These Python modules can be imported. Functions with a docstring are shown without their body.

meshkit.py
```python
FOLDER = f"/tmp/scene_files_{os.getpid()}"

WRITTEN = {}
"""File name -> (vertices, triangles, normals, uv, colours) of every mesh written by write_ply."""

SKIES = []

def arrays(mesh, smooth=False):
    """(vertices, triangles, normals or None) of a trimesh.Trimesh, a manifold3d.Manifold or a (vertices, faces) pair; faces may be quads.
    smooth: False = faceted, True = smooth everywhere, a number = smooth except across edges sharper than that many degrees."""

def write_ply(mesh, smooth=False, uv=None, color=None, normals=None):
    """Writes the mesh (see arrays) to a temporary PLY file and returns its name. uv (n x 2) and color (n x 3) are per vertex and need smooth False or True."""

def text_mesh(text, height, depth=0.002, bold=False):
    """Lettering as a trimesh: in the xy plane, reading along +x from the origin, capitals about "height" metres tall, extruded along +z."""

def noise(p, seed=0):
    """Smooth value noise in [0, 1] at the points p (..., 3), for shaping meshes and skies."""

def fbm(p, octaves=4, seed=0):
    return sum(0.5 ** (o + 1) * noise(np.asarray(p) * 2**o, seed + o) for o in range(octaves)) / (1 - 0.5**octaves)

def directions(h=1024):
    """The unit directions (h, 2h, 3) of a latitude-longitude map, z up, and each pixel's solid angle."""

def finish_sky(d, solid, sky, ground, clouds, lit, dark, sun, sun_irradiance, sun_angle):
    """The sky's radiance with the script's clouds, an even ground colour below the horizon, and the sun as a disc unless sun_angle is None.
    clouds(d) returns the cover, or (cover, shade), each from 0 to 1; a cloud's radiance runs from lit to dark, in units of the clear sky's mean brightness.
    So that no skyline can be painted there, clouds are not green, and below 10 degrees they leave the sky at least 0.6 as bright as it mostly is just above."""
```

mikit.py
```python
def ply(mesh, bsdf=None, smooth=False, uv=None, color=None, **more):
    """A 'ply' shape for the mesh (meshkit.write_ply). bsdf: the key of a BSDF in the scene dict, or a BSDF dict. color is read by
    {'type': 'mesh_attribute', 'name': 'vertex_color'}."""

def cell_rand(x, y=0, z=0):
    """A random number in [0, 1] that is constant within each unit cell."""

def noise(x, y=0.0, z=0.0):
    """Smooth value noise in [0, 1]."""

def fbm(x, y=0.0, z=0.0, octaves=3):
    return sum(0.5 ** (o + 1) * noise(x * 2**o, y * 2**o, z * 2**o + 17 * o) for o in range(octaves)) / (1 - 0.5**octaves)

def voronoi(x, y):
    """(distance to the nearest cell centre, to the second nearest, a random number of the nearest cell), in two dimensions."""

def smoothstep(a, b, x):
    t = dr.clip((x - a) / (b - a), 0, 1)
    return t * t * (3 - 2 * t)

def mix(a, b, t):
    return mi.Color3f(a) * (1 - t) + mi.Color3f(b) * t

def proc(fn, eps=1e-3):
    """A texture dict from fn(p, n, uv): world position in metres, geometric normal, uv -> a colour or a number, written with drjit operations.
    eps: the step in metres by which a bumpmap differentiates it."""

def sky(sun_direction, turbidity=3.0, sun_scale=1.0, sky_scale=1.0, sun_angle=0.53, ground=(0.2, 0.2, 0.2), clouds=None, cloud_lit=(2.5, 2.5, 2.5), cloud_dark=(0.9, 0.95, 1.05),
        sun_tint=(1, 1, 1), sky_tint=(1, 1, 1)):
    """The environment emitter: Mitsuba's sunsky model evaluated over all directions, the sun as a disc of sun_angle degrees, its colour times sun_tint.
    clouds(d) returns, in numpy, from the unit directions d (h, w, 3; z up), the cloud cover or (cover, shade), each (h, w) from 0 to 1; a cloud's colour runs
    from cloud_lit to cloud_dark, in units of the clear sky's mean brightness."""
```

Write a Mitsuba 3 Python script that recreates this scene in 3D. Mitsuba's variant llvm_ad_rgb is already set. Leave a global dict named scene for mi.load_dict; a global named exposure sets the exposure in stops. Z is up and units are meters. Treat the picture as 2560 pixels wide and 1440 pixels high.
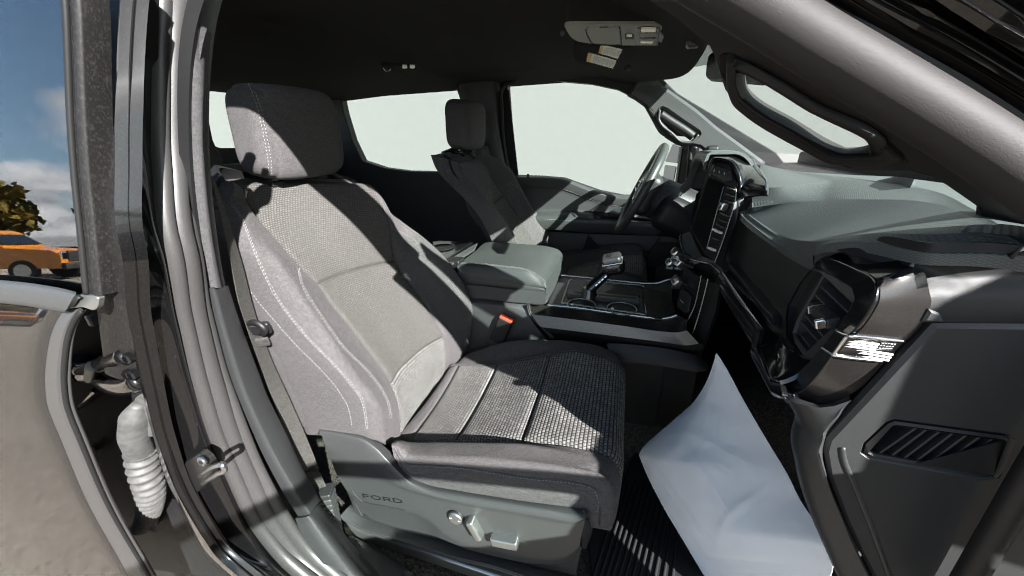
import math, random
import numpy as np, trimesh, mitsuba as mi, drjit as dr, mikit, meshkit
import manifold3d as m3
from mikit import noise, fbm, smoothstep, mix, cell_rand, proc, voronoi
from scipy.interpolate import CubicSpline, PchipInterpolator
from shapely.geometry import Polygon, LineString, box as sbox
T = mi.ScalarTransform4f
random.seed(5); rng = np.random.default_rng(5)

# ------------------------------------------------------------------ camera, sun, sky, exposure
CAM = np.array([.489, -.231, .960]); FOC = 906.0
YAW, PITCH, ROLL = np.radians([17.98, 22.60, 1.87])
_f = np.array([-math.sin(YAW)*math.cos(PITCH), math.cos(YAW)*math.cos(PITCH), -math.sin(PITCH)])
_r = np.array([math.cos(YAW), math.sin(YAW), 0]); _d = np.cross(_f, _r)
ROT = np.stack([_r*math.cos(ROLL)+_d*math.sin(ROLL), -_r*math.sin(ROLL)+_d*math.cos(ROLL), _f], 1)
SUN = np.array([1.3, -1.0, .95])
exposure = 4.6


def clouds(d):
    x, y, z = d[..., 0], d[..., 1], d[..., 2]
    q = np.stack([x/(z+.25), y/(z+.25), z*0], -1)
    c = meshkit.fbm(q*2.1+np.array([3.1, .4, 0]), 5, 3)
    c = c+.16*np.clip(1-z/.27, 0, 1)-.05
    cover = np.clip((c-.47)/.12, 0, 1)*.95
    shade = np.clip((meshkit.fbm(q*3.3+7, 4, 9)-.45)/.35, 0, 1)
    return cover, shade


scene, labels = {}, {}
scene['camera'] = {'type': 'perspective', 'fov': 2*math.degrees(math.atan(1280/FOC)), 'fov_axis': 'x', 'near_clip': .01, 'far_clip': 400.0,
                   'to_world': T().look_at(origin=CAM.tolist(), target=(CAM+ROT[:, 2]).tolist(), up=(-ROT[:, 1]).tolist())}
scene['daylight'] = mikit.sky(SUN, turbidity=3, sky_scale=.37, sun_tint=(.80, .99, 1.46), clouds=clouds, cloud_lit=(3.4, 3.4, 3.4), cloud_dark=(1.3, 1.35, 1.45))


# ------------------------------------------------------------------ helpers
def P(px, py, **k):
    """The point of the place that a photograph pixel shows, given one of its coordinates (metres: x forward, y into the cab, z up)."""
    d = ROT @ np.array([(px-1280)/FOC, (py-720)/FOC, 1.0]); (a, v), = k.items(); i = 'xyz'.index(a)
    return CAM + d*(v-CAM[i])/d[i]


def PP(px, py, p0, n):
    d = ROT @ np.array([(px-1280)/FOC, (py-720)/FOC, 1.0])
    return CAM + d*(np.dot(np.asarray(p0)-CAM, n)/np.dot(d, n))


def L(ax, pts, *vals):
    """Points for pixels; the known coordinate is each pixel's third entry, or runs over vals along the line."""
    pts = [tuple(p) for p in pts]
    if vals:
        a = np.array([p[:2] for p in pts], float); s = np.r_[0, np.cumsum(np.linalg.norm(np.diff(a, axis=0), axis=1))]; s /= s[-1]
        v = np.interp(s, np.linspace(0, 1, len(vals)), vals)
        return np.array([P(p[0], p[1], **{ax: float(w)}) for p, w in zip(pts, v)])
    return np.array([P(p[0], p[1], **{ax: float(p[2])}) for p in pts])


def crv(pts, n, lin=False):
    p = np.asarray(pts, float)
    if len(p) == 1:
        return np.repeat(p, n, 0)
    s = np.r_[0, np.cumsum(np.maximum(np.linalg.norm(np.diff(p, axis=0), axis=1), 1e-6))]; s /= s[-1]; t = np.linspace(0, 1, n)
    if lin or len(p) < 3:
        return np.stack([np.interp(t, s, p[:, k]) for k in range(3)], 1)
    return PchipInterpolator(s, p, axis=0)(t)


def net(curves, nu, nv, lin=False, linv=False):
    c = np.array([crv(x, nv, linv) for x in curves])
    if len(c) == 1:
        return c
    s = np.r_[0, np.cumsum(np.maximum(np.linalg.norm(np.diff(c, axis=0), axis=2).mean(1), 1e-6))]; t = np.linspace(0, s[-1], nu)
    t = np.unique(np.r_[t, s]) if lin else t
    if lin or len(c) < 3:
        k = np.clip(np.searchsorted(s, t, side='right')-1, 0, len(s)-2); w = ((t-s[k])/(s[k+1]-s[k]))[:, None, None]
        return c[k]*(1-w)+c[k+1]*w
    return PchipInterpolator(s, c, axis=0)(t)


def gnormals(g):
    a = np.gradient(g, axis=0); b = np.gradient(g, axis=1); n = np.cross(a, b)
    n /= np.linalg.norm(n, axis=2, keepdims=True)+1e-12
    if np.mean(np.sum(n*(CAM-g), 2)) < 0:
        n = -n
    return n


def quads(m, n, o=0):
    i, j = np.meshgrid(np.arange(m-1), np.arange(n-1), indexing='ij'); a = (i*n+j).ravel()+o
    return np.vstack([np.stack([a, a+n, a+n+1], 1), np.stack([a, a+n+1, a+1], 1)])


class Mesh:
    def __init__(self): self.v, self.f, self.u, self.n = [], [], [], 0
    def add(self, v, f, u=None):
        v = np.asarray(v, float); self.f.append(np.asarray(f, int)+self.n); self.v.append(v)
        self.u.append(np.zeros((len(v), 2)) if u is None else u); self.n += len(v); return self
    def tm(self, m): return self.add(m.vertices, m.faces)
    @property
    def V(self): return np.vstack(self.v)
    @property
    def Fa(self): return np.vstack(self.f)


def flip_to(v, f, n):
    """Faces wound to agree with the normals wanted at their first vertex."""
    fn = np.cross(v[f[:, 1]]-v[f[:, 0]], v[f[:, 2]]-v[f[:, 0]])
    return f[:, ::-1] if np.sum(fn*n[f[:, 0]]) < 0 else f


def shell(g, t=.012, vec=None, disp=None):
    """A grid as a body of thickness t (or swept by vec) behind its camera-side face."""
    m, n, _ = g.shape; N = gnormals(g)
    if disp is not None:
        g = g + N*disp[..., None]; N = gnormals(g)
    s0 = np.r_[0, np.cumsum(np.linalg.norm(np.diff(g, axis=0), axis=2).mean(1))]; s1 = np.r_[0, np.cumsum(np.linalg.norm(np.diff(g, axis=1), axis=2).mean(0))]
    uv = np.stack(np.meshgrid(s0, s1, indexing='ij'), -1).reshape(-1, 2)
    M = Mesh(); v = g.reshape(-1, 3); f = quads(m, n); M.add(v, flip_to(v, f, N.reshape(-1, 3)), uv)
    b = g - N*t if vec is None else g + np.asarray(vec); v2 = b.reshape(-1, 3); M.add(v2, flip_to(v2, f, -N.reshape(-1, 3)), uv)
    ring = [(0, j) for j in range(n)]+[(i, n-1) for i in range(1, m)]+[(m-1, j) for j in range(n-2, -1, -1)]+[(i, 0) for i in range(m-2, 0, -1)]
    r = np.array([g[i, j] for i, j in ring+ring[:1]]); r2 = np.array([b[i, j] for i, j in ring+ring[:1]])
    rg = np.stack([r, r2]); v3 = rg.reshape(-1, 3); cen = g.reshape(-1, 3).mean(0)
    M.add(v3, flip_to(v3, quads(2, len(r)), v3-cen))
    return M


def frames(p):
    p = np.asarray(p, float); t = np.gradient(p, axis=0); t /= np.linalg.norm(t, axis=1, keepdims=True)+1e-12
    a = np.zeros_like(p); x = np.cross(t[0], [0.3, .5, .81]); x /= np.linalg.norm(x)
    for i in range(len(p)):
        x = x - t[i]*np.dot(x, t[i]); x /= np.linalg.norm(x)+1e-12; a[i] = x
    return t, a, np.cross(t, a)


def tube(p, r, sides=12, caps=True, sx=1.0, side=None):
    """A round (or, with sx and side, flattened) tube along points; r a number or one per point."""
    p = np.asarray(p, float); t, a, b = frames(p)
    if side is not None:
        s = np.asarray(side, float); a = s - t*np.sum(t*s, 1, keepdims=True); a /= np.linalg.norm(a, axis=1, keepdims=True); b = np.cross(t, a)
    r = np.broadcast_to(r, (len(p),)); w = np.linspace(0, 2*np.pi, sides, endpoint=False)
    v = p[:, None]+r[:, None, None]*(np.cos(w)[None, :, None]*a[:, None]*sx+np.sin(w)[None, :, None]*b[:, None])
    m = len(p); i, j = np.meshgrid(np.arange(m-1), np.arange(sides), indexing='ij'); q = (i*sides+j).ravel(); q2 = (i*sides+(j+1) % sides).ravel()
    f = np.vstack([np.stack([q, q2, q2+sides], 1), np.stack([q, q2+sides, q+sides], 1)]); v = v.reshape(-1, 3)
    if caps:
        v = np.vstack([v, p[0], p[-1]]); k = np.arange(sides); e = (m-1)*sides
        f = np.vstack([f, np.stack([(k+1) % sides, k, k*0+m*sides], 1), np.stack([e+k, e+(k+1) % sides, k*0+m*sides+1], 1)])
    return trimesh.Trimesh(v, f, process=False)


def axes(z, x):
    z = np.asarray(z, float)/np.linalg.norm(z); x = np.asarray(x, float); x = x-z*np.dot(x, z); x /= np.linalg.norm(x)
    return np.stack([x, np.cross(z, x), z], 1)


def put(m, R=None, t=(0, 0, 0)):
    v = np.asarray(m.vertices, float)
    if R is not None: v = v @ np.asarray(R).T
    return trimesh.Trimesh(v+np.asarray(t, float), m.faces, process=False)


def rbox(sx, sy, sz, r=.005, seg=16):
    """A box with rounded edges, centred."""
    r = min(r, sx/2-1e-4, sy/2-1e-4, sz/2-1e-4); s = m3.Manifold.sphere(r, seg)
    h = m3.Manifold.batch_hull([s.translate([a*(sx/2-r), b*(sy/2-r), c*(sz/2-r)]) for a in (-1, 1) for b in (-1, 1) for c in (-1, 1)])
    q = h.to_mesh(); return trimesh.Trimesh(q.vert_properties[:, :3], q.tri_verts, process=False)


def cyl(p0, p1, r, sides=24, r2=None, bev=0.0):
    p0, p1 = np.asarray(p0, float), np.asarray(p1, float); r2 = r if r2 is None else r2; L_ = np.linalg.norm(p1-p0); u = (p1-p0)/L_
    pts, rr = [p0, p1], [r, r2]
    if bev: pts, rr = [p0, p0+u*bev, p1-u*bev, p1], [r-bev, r, r2, r2-bev]
    return tube(pts, rr, sides)


def plate(outline, t, away, bev=.002, holes=()):
    """A flat plate from a 3D outline (about planar): its front face is the outline, it goes t along 'away'; the front edge is bevelled."""
    o = np.asarray(outline, float); away = np.asarray(away, float)/np.linalg.norm(away); c = o.mean(0)
    u, s, vt = np.linalg.svd(o-c); n = vt[2]; n = n if np.dot(n, away) > 0 else -n
    X = axes(-n, vt[0]); to2 = lambda q: ((np.asarray(q, float)-c) @ X)[:, :2]
    poly = Polygon(to2(o), [to2(h) for h in holes]).buffer(0)
    M = Mesh()
    def up(q, h): return c + q[:, :1]*X[:, 0]+q[:, 1:]*X[:, 1]+n*h
    for g in getattr(poly, 'geoms', [poly]):
        ins = g.buffer(-bev) if bev else g
        v, f = trimesh.creation.triangulate_polygon(ins.geoms[0] if hasattr(ins, 'geoms') else ins, engine='earcut')
        w = up(v, 0); M.add(w, flip_to(w, f, np.tile(-n, (len(w), 1))))
        v, f = trimesh.creation.triangulate_polygon(g, engine='earcut'); w = up(v, t); M.add(w, flip_to(w, f, np.tile(n, (len(w), 1))))
        for k, rg in enumerate([g.exterior]+list(g.interiors)):
            q = np.array(rg.coords)
            if bev:
                a = np.array([ins.boundary.interpolate(ins.boundary.project(_pt(x))).coords[0] for x in q]); lv = [up(a, 0), up(q, bev), up(q, t)]
            else: lv = [up(q, 0), up(q, t)]
            for x, y in zip(lv, lv[1:]):
                v = np.vstack([x, y]); m = v.mean(0); ff = quads(2, len(q)); M.add(v, flip_to(v, ff, (v-m)*(1 if k == 0 else -1)))
    return M


def _pt(x):
    from shapely.geometry import Point
    return Point(x)


def rounded(pts, r, n=5):
    """A 3D polygon with its corners rounded by about r."""
    p = np.asarray(pts, float); out = []
    for i in range(len(p)):
        a, b, c = p[i-1], p[i], p[(i+1) % len(p)]; la, lc = np.linalg.norm(a-b), np.linalg.norm(c-b); q = min(r, la*.45, lc*.45)
        s, e = b+(a-b)/la*q, b+(c-b)/lc*q
        for k in np.linspace(0, 1, n): out.append(s*(1-k)**2+b*2*k*(1-k)+e*k*k)
    return np.array(out)


def cat(*ms):
    M = Mesh()
    for m in ms:
        for q in (m if isinstance(m, (list, tuple)) else [m]):
            if isinstance(q, Mesh): M.add(q.V, q.Fa, np.vstack(q.u))
            else: M.tm(q)
    return M


def stitches(line, length=.0042, gap=.003, r=.00068, lift=.0006, wob=.0003):
    """Thread along a line of points on cloth: a short bead for every stitch."""
    line = np.asarray(line); s = np.r_[0, np.cumsum(np.linalg.norm(np.diff(line, axis=0), axis=1))]; n = int(s[-1]/(length+gap)); out = []
    at = lambda q: np.array([np.interp(q, s, line[:, k]) for k in range(3)])
    for i in range(n):
        a, b = at(i*(length+gap)), at(i*(length+gap)+length); m = (a+b)/2; o = (CAM-m)/np.linalg.norm(CAM-m)*lift
        out.append(tube([a+o*.2, m+o*1.2+rng.normal(0, wob, 3), b+o*.2], [r*.5, r, r*.5], 5))
    return cat(out)


def onto(M, pix, off=0.0):
    """Where the rays of photograph pixels meet a mesh."""
    v, f = (M.V, M.Fa); a, b, c = v[f[:, 0]], v[f[:, 1]], v[f[:, 2]]; e1, e2 = b-a, c-a; out = []
    for x, y in pix:
        d = ROT @ np.array([(x-1280)/FOC, (y-720)/FOC, 1.0]); h = np.cross(d, e2); det = np.sum(e1*h, 1); det = np.where(abs(det) < 1e-14, 1e-14, det)
        s = CAM-a; u = np.sum(s*h, 1)/det; q = np.cross(s, e1); w = np.sum(q*d, 1)/det; t = np.sum(e2*q, 1)/det
        ok = (u > -1e-6) & (w > -1e-6) & (u+w < 1+1e-6) & (t > .05)
        if ok.any(): out.append(CAM+d*(t[ok].min()-off))
    return np.array(out)


def dense(pix, n):
    p = np.c_[np.asarray(pix, float), np.zeros(len(pix))]; return crv(p, n)[:, :2]


def key(name):
    if name not in scene and name not in labels: return name
    i = 1
    while f'{name}_{i:03d}' in scene or f'{name}_{i:03d}' in labels: i += 1
    return f'{name}_{i:03d}'


def thing(name, label, category, group=None):
    k = key(name); labels[k] = {'label': label, 'category': category}
    if group: labels[k]['group'] = group
    return k


def obj(name, mesh, mat, parent=None, smooth=True, label=None, kind=None):
    k = key(f'{parent}__{name}' if parent else name)
    if isinstance(mesh, Mesh):
        if smooth is True: scene[k] = mikit.ply((mesh.V, mesh.Fa), mat, smooth=True, uv=np.vstack(mesh.u))
        else: scene[k] = mikit.ply((mesh.V, mesh.Fa), mat, smooth=smooth)
    else: scene[k] = mikit.ply(mesh, mat, smooth=smooth)
    if label or kind:
        labels[k] = {}
        if label: labels[k]['label'] = label
        if kind: labels[k]['kind'] = kind
    return k


# ------------------------------------------------------------------ materials
KD = .45   # the sunlit blacks and greys of the cab are this dark


def tex(fn): return proc(lambda p, n, uv: mi.Color3f(fn(p, n, uv))*KD)


def prin(color, rough=.5, spec=.5, metal=0.0, coat=0.0, sheen=0.0, **k):
    if isinstance(color, tuple) and metal < .3 and max(color) < .20: color = tuple(v*KD for v in color)
    c = {'type': 'rgb', 'value': list(color)} if isinstance(color, (tuple, list)) else color
    d = {'type': 'principled', 'base_color': c, 'roughness': rough, 'specular': spec, 'metallic': metal}
    if coat: d.update(clearcoat=coat, clearcoat_gloss=k.pop('gloss', .95))
    if sheen: d.update(sheen=sheen, sheen_tint=.3)
    return d


def mat(name, d, bump=None, scale=.001, eps=.0006):
    if bump is not None: d = {'type': 'bumpmap', 'arbitrary': proc(bump, eps), 'scale': scale, 'bsdf': d}
    scene[name] = {'type': 'twosided', 'bsdf': d}


def speck(a, b, s):
    def fn(p, n, uv): return mix(a, b, smoothstep(.25, .8, noise(p.x*s, p.y*s, p.z*s)*.6+noise(p.x*s*.31, p.y*s*.31, p.z*s*.31)*.4))
    return fn


def grain(p, n, uv):
    return noise(p.x*520, p.y*520, p.z*520)*.7+noise(p.x*1300, p.y*1300, p.z*1300)*.3


def fine_grain(p, n, uv):
    return noise(p.x*1700, p.y*1700, p.z*1700)


def cloth_bump(p, n, uv):
    return noise(p.x*900, p.y*900, p.z*900)


def weave_col(p, n, uv):
    r = uv.y/.0085; row = dr.floor(r); c = uv.x/.0080+.5*(row-2*dr.floor(row*.5)); fx, fy = c-dr.floor(c), r-row
    k = cell_rand(dr.floor(c), row, 3); big = noise(p.x*60, p.y*60, p.z*60)
    on = smoothstep(.04, .16, fx)*smoothstep(.96, .84, fx)*smoothstep(.12, .3, fy)*smoothstep(.98, .8, fy)
    th = noise(p.x*1500, p.y*1500, p.z*1500)
    return mix((.055, .055, .053), (.38, .372, .35), on*(.35+.5*k+.25*th)*(.75+.5*big))


def weave_bump(p, n, uv):
    r = uv.y/.0085; row = dr.floor(r); c = uv.x/.0080+.5*(row-2*dr.floor(row*.5)); fx, fy = c-dr.floor(c), r-row
    return smoothstep(0, .25, fx)*smoothstep(1, .75, fx)*smoothstep(0, .35, fy)*smoothstep(1, .65, fy)


def knit_col(p, n, uv):
    r = uv.y/.0052; row = dr.floor(r); c = uv.x/.0058+.5*(row-2*dr.floor(row*.5)); fx, fy = c-dr.floor(c), r-row
    k = cell_rand(dr.floor(c), row, 5); big = fbm(p.x*26, p.y*120, p.z*120)
    on = smoothstep(.0, .35, fx)*smoothstep(1, .65, fx)*smoothstep(0, .35, fy)*smoothstep(1, .65, fy)
    return mix((.075, .072, .068), (.215, .207, .190), on*(.5+.5*k)*(.7+.6*big))


def dash_tex(p, n, uv):
    a, b = (uv.x+uv.y)/.0062, (uv.x-uv.y)/.0062; fa, fb = a-dr.floor(a), b-dr.floor(b)
    return smoothstep(.0, .3, fa)*smoothstep(1, .7, fa)*smoothstep(0, .3, fb)*smoothstep(1, .7, fb)+.15*noise(p.x*900, p.y*900, p.z*900)


def brushed(p, n, uv):
    k = fbm(p.y*14, p.z*420+p.x*40, 3.0, 3); return mix((.020, .020, .019), (.042, .041, .038), k)


mat('cloth', prin(tex(speck((.100, .095, .095), (.178, .169, .169), 1100)), .95, .12, sheen=.25), cloth_bump, .0005)
mat('cloth_weave', prin(tex(weave_col), .92, .15), weave_bump, .0009)
mat('cloth_knit', prin(tex(knit_col), .93, .15), cloth_bump, .0005)
mat('vinyl', prin((.074, .082, .079), .42, .5), fine_grain, .00014, .0003)
mat('plastic', prin((.040, .042, .043), .46, .5), fine_grain, .00016, .0003)
mat('plastic_light', prin((.074, .078, .078), .45, .5), fine_grain, .00014, .0003)
mat('plastic_dark', prin((.017, .017, .018), .5, .4), fine_grain, .00012, .0003)
mat('dash_soft', prin(tex(lambda p, n, uv: mi.Color3f(.150, .168, .164)*(.72+.5*dash_tex(p, n, uv))), .46, .5), dash_tex, .00055)
mat('dash_smooth', prin((.138, .155, .152), .45, .5), fine_grain, .00018, .0003)
mat('brushed_panel', prin(tex(brushed), .38, .5))
mat('piano_black', prin((.008, .0085, .009), .10, .55, coat=1.0))
mat('pillar_trim', prin((.046, .042, .041), .62, .28), fine_grain, .00012, .0003)
mat('headliner', prin((.046, .046, .044), .95, .1), cloth_bump, .0005)
mat('console_grey', prin((.21, .21, .185), .6, .4), fine_grain, .0001, .0003)
mat('chrome', prin((.80, .81, .82), .09, .5, metal=1.0))
mat('satin_chrome', prin((.55, .57, .58), .24, .5, metal=1.0))
mat('grey_metal', prin((.32, .33, .32), .34, .5, metal=.9))
mat('rubber', prin((.072, .070, .069), .40, .5), fine_grain, .00006, .0003)
mat('rubber_black', prin((.012, .012, .012), .6, .35))
mat('webbing', prin(tex(lambda p, n, uv: mix((.03, .03, .028), (.15, .147, .132), smoothstep(.3, .75, noise(p.x*1100, p.y*1100, p.z*1100)))), .9, .2))
mat('thread', prin((.24, .237, .23), .8, .2))
mat('carpet', prin(tex(speck((.030, .028, .025), (.20, .185, .16), 800)), 1.0, .05), cloth_bump, .002)
mat('mat_rubber', prin((.020, .020, .021), .62, .35), grain, .0002)
mat('paper', prin(proc(lambda p, n, uv: mix((.91, .895, .86), (.95, .935, .90), fbm(p.x*9, p.y*9, p.z*9))), .75, .2),
    lambda p, n, uv: .5*fbm(p.x*30, p.y*30, p.z*30, 2)+.03*noise(p.x*700, p.y*700, p.z*700), .002, .001)
mat('boot_grey', prin(tex(speck((.105, .105, .10), (.15, .15, .145), 160)), .6, .4))
mat('red_plastic', prin((.62, .06, .03), .35, .5))
mat('label_white', prin((.75, .74, .66), .6, .3))
mat('label_yellow', prin((.66, .49, .20), .6, .3))
mat('ink', prin((.05, .05, .05), .6, .3))
mat('ink_light', prin((.42, .43, .42), .5, .3))
mat('tint', prin((.006, .007, .008), .03, .6, coat=1.0))
mat('mirror_glass', prin((.30, .29, .31), .12, .5, metal=1.0))
mat('lamp_lens', prin((.85, .80, .62), .35, .5))
mat('orange_paint', prin((.36, .12, .008), .25, .5, coat=1.0))
mat('pillar_cloth', prin(tex(speck((.085, .083, .085), (.15, .147, .15), 1500)), .95, .1))
mat('white_wall', prin({'type': 'rgb', 'value': [.158, .160, .153]}, .95, .05))
mat('foliage', prin(tex(lambda p, n, uv: mix((.05, .06, .015), (.30, .20, .02), noise(p.x*1.3, p.y*1.3, p.z*1.3))), .8, .2))
mat('bark', prin((.09, .07, .05), .9, .1))
mat('asphalt', prin(tex(lambda p, n, uv: mix((.22, .19, .155), (.48, .425, .35), noise(p.x*110, p.y*110)*.45+noise(p.x*260, p.y*260)*.4+noise(p.x*3, p.y*3)*.15)*(1-.6*smoothstep(.70, .78, noise(p.x*150+9, p.y*150)))), .95, .1))


def flake(p, n, uv):
    s = cell_rand(dr.floor(p.x*900), dr.floor(p.y*900), dr.floor(p.z*900)); d = noise(p.x*260+3, p.y*260, p.z*260)
    dust = smoothstep(.80, .92, noise(p.x*330, p.y*330+5, p.z*330))*smoothstep(.4, .7, fbm(p.x*8, p.y*8, p.z*8))
    return mix((.0045, .0044, .0050), (.020, .019, .019), s*s*s*.5+.05*d)*(1-.5*dust)+mi.Color3f(.014, .0135, .013)*dust


mat('black_paint', prin(tex(flake), .07, .45, coat=.3))
_d = prin(tex(flake), .05, 1.0, coat=1.0); _d.pop('specular'); _d['eta'] = 2.1
mat('door_paint', _d)
mat('bright_silver', prin((.60, .60, .59), .5, .5, metal=.55))
mat('gun_metal', prin((.085, .083, .080), .28, .5, metal=.9))
mat('pillar_film', prin(tex(lambda p, n, uv: mix((.010, .0095, .009), (.050, .046, .042), smoothstep(.45, .85, noise(p.x*1900, p.y*1900, p.z*700)*.5+noise(p.x*700, p.y*700, p.z*300)*.5)*.7)), .5, .4))
mat('flecked_trim', prin(tex(lambda p, n, uv: mix((.014, .013, .013), (.075, .066, .058), cell_rand(dr.floor(p.x*2400), dr.floor(p.y*2400), dr.floor(p.z*2400))**3*.6)), .22, .5, coat=.8))
scene['window_glass'] = {'type': 'thindielectric', 'int_ior': 1.06, 'specular_transmittance': {'type': 'rgb', 'value': [.78, .86, .82]}, 'specular_reflectance': {'type': 'rgb', 'value': [.2, .2, .2]}}
scene['privacy_glass'] = {'type': 'thindielectric', 'int_ior': 1.85, 'specular_transmittance': {'type': 'rgb', 'value': [.10, .11, .11]}}

# ------------------------------------------------------------------ the setting: ground and backdrop
GZ = -.80
a = 45.0
scene['ground'] = mikit.ply((np.array([[-a, -a, GZ], [a, -a, GZ], [a, a, GZ], [-a, a, GZ]]), np.array([[0, 1, 2, 3]])), 'asphalt')
labels['ground'] = {'kind': 'structure'}
w = np.array([(-15, 3.2), (-13, 5), (-9, 6.0), (-4, 6.2), (2, 6.2), (8, 6.2), (12, 5.6), (14, 4)])
g = np.stack([np.c_[w, np.full(len(w), GZ)], np.c_[w, np.full(len(w), 7.5)]])
obj('sky', shell(net(g, 2, 60), .08), 'white_wall', kind='structure')

# ------------------------------------------------------------------ the truck's cab: one thing, its panels and trim as parts
CAB = thing('truck_cab', 'black crew cab pickup truck body with its front passenger doorway open', 'truck')

# far side: inner wall with its window openings, 5 cm deep
YF = 1.76
def far(pix, y=YF): return L('y', [(x, yy, y) for x, yy in pix])
rear_win = far([(848, 232), (862, 217), (960, 211), (1112, 208), (1140, 220), (1150, 250), (1140, 330), (1108, 430), (1020, 428), (960, 420), (905, 402), (880, 350), (860, 285)])
front_win = far([(1268, 215), (1280, 203), (1400, 203), (1480, 210), (1545, 224), (1600, 252), (1634, 290), (1655, 335), (1740, 345), (1790, 372), (1760, 440), (1700, 478), (1640, 489), (1560, 490), (1500, 478), (1440, 457), (1410, 446), (1350, 441), (1290, 439), (1283, 400), (1275, 310)])
wall_out = np.array([[x, YF, z] for x, z in [(-1.5, -.1), (1.25, -.1), (1.25, .70), (1.10, .86), (.66, 1.12), (.50, 1.26), (-1.35, 1.275), (-1.5, 1.1)]])
obj('far_side_wall', plate(wall_out, .05, (0, 1, 0), .004, [rear_win, front_win]), 'plastic_dark', CAB, smooth=False)
for w_, nm in ((rear_win, 'far_rear_window'), (front_win, 'far_front_window')):
    q = w_ + np.array([0, .03, 0]); c = q.mean(0); q = c+(q-c)*1.02
    v, f = trimesh.creation.triangulate_polygon(Polygon(q[:, [0, 2]]).buffer(0), engine='earcut')
    obj(nm, trimesh.Trimesh(np.c_[v[:, 0], np.full(len(v), YF+.03), v[:, 1]], f, process=False), 'window_glass', CAB, smooth=False)
# far centre pillar trim between the two windows
g = net([L('y', [(1146, 205), (1150, 250), (1160, 330), (1180, 440), (1215, 600)], 1.70), L('y', [(1190, 200), (1200, 300), (1225, 440), (1255, 600)], 1.672), L('y', [(1235, 200), (1243, 300), (1262, 420), (1275, 480), (1300, 600)], 1.69), L('y', [(1250, 200), (1254, 300), (1275, 420), (1285, 480), (1310, 600)], 1.74)], 24, 24)
obj('centre_pillar_trim', shell(g, .02), 'plastic', CAB)
obj('far_door_seal', tube(crv(L('y', [(1290, 203), (1262, 212), (1252, 235), (1256, 320), (1270, 430), (1292, 560)], 1.71), 40), .011, 10), 'rubber_black', CAB)
g = net([L('y', [(1264, 225), (1274, 330), (1286, 438)], 1.745), L('y', [(1272, 225), (1283, 330), (1295, 438)], 1.745)], 2, 12)
obj('far_window_channel', shell(g, .01), 'rubber_black', CAB)

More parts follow.
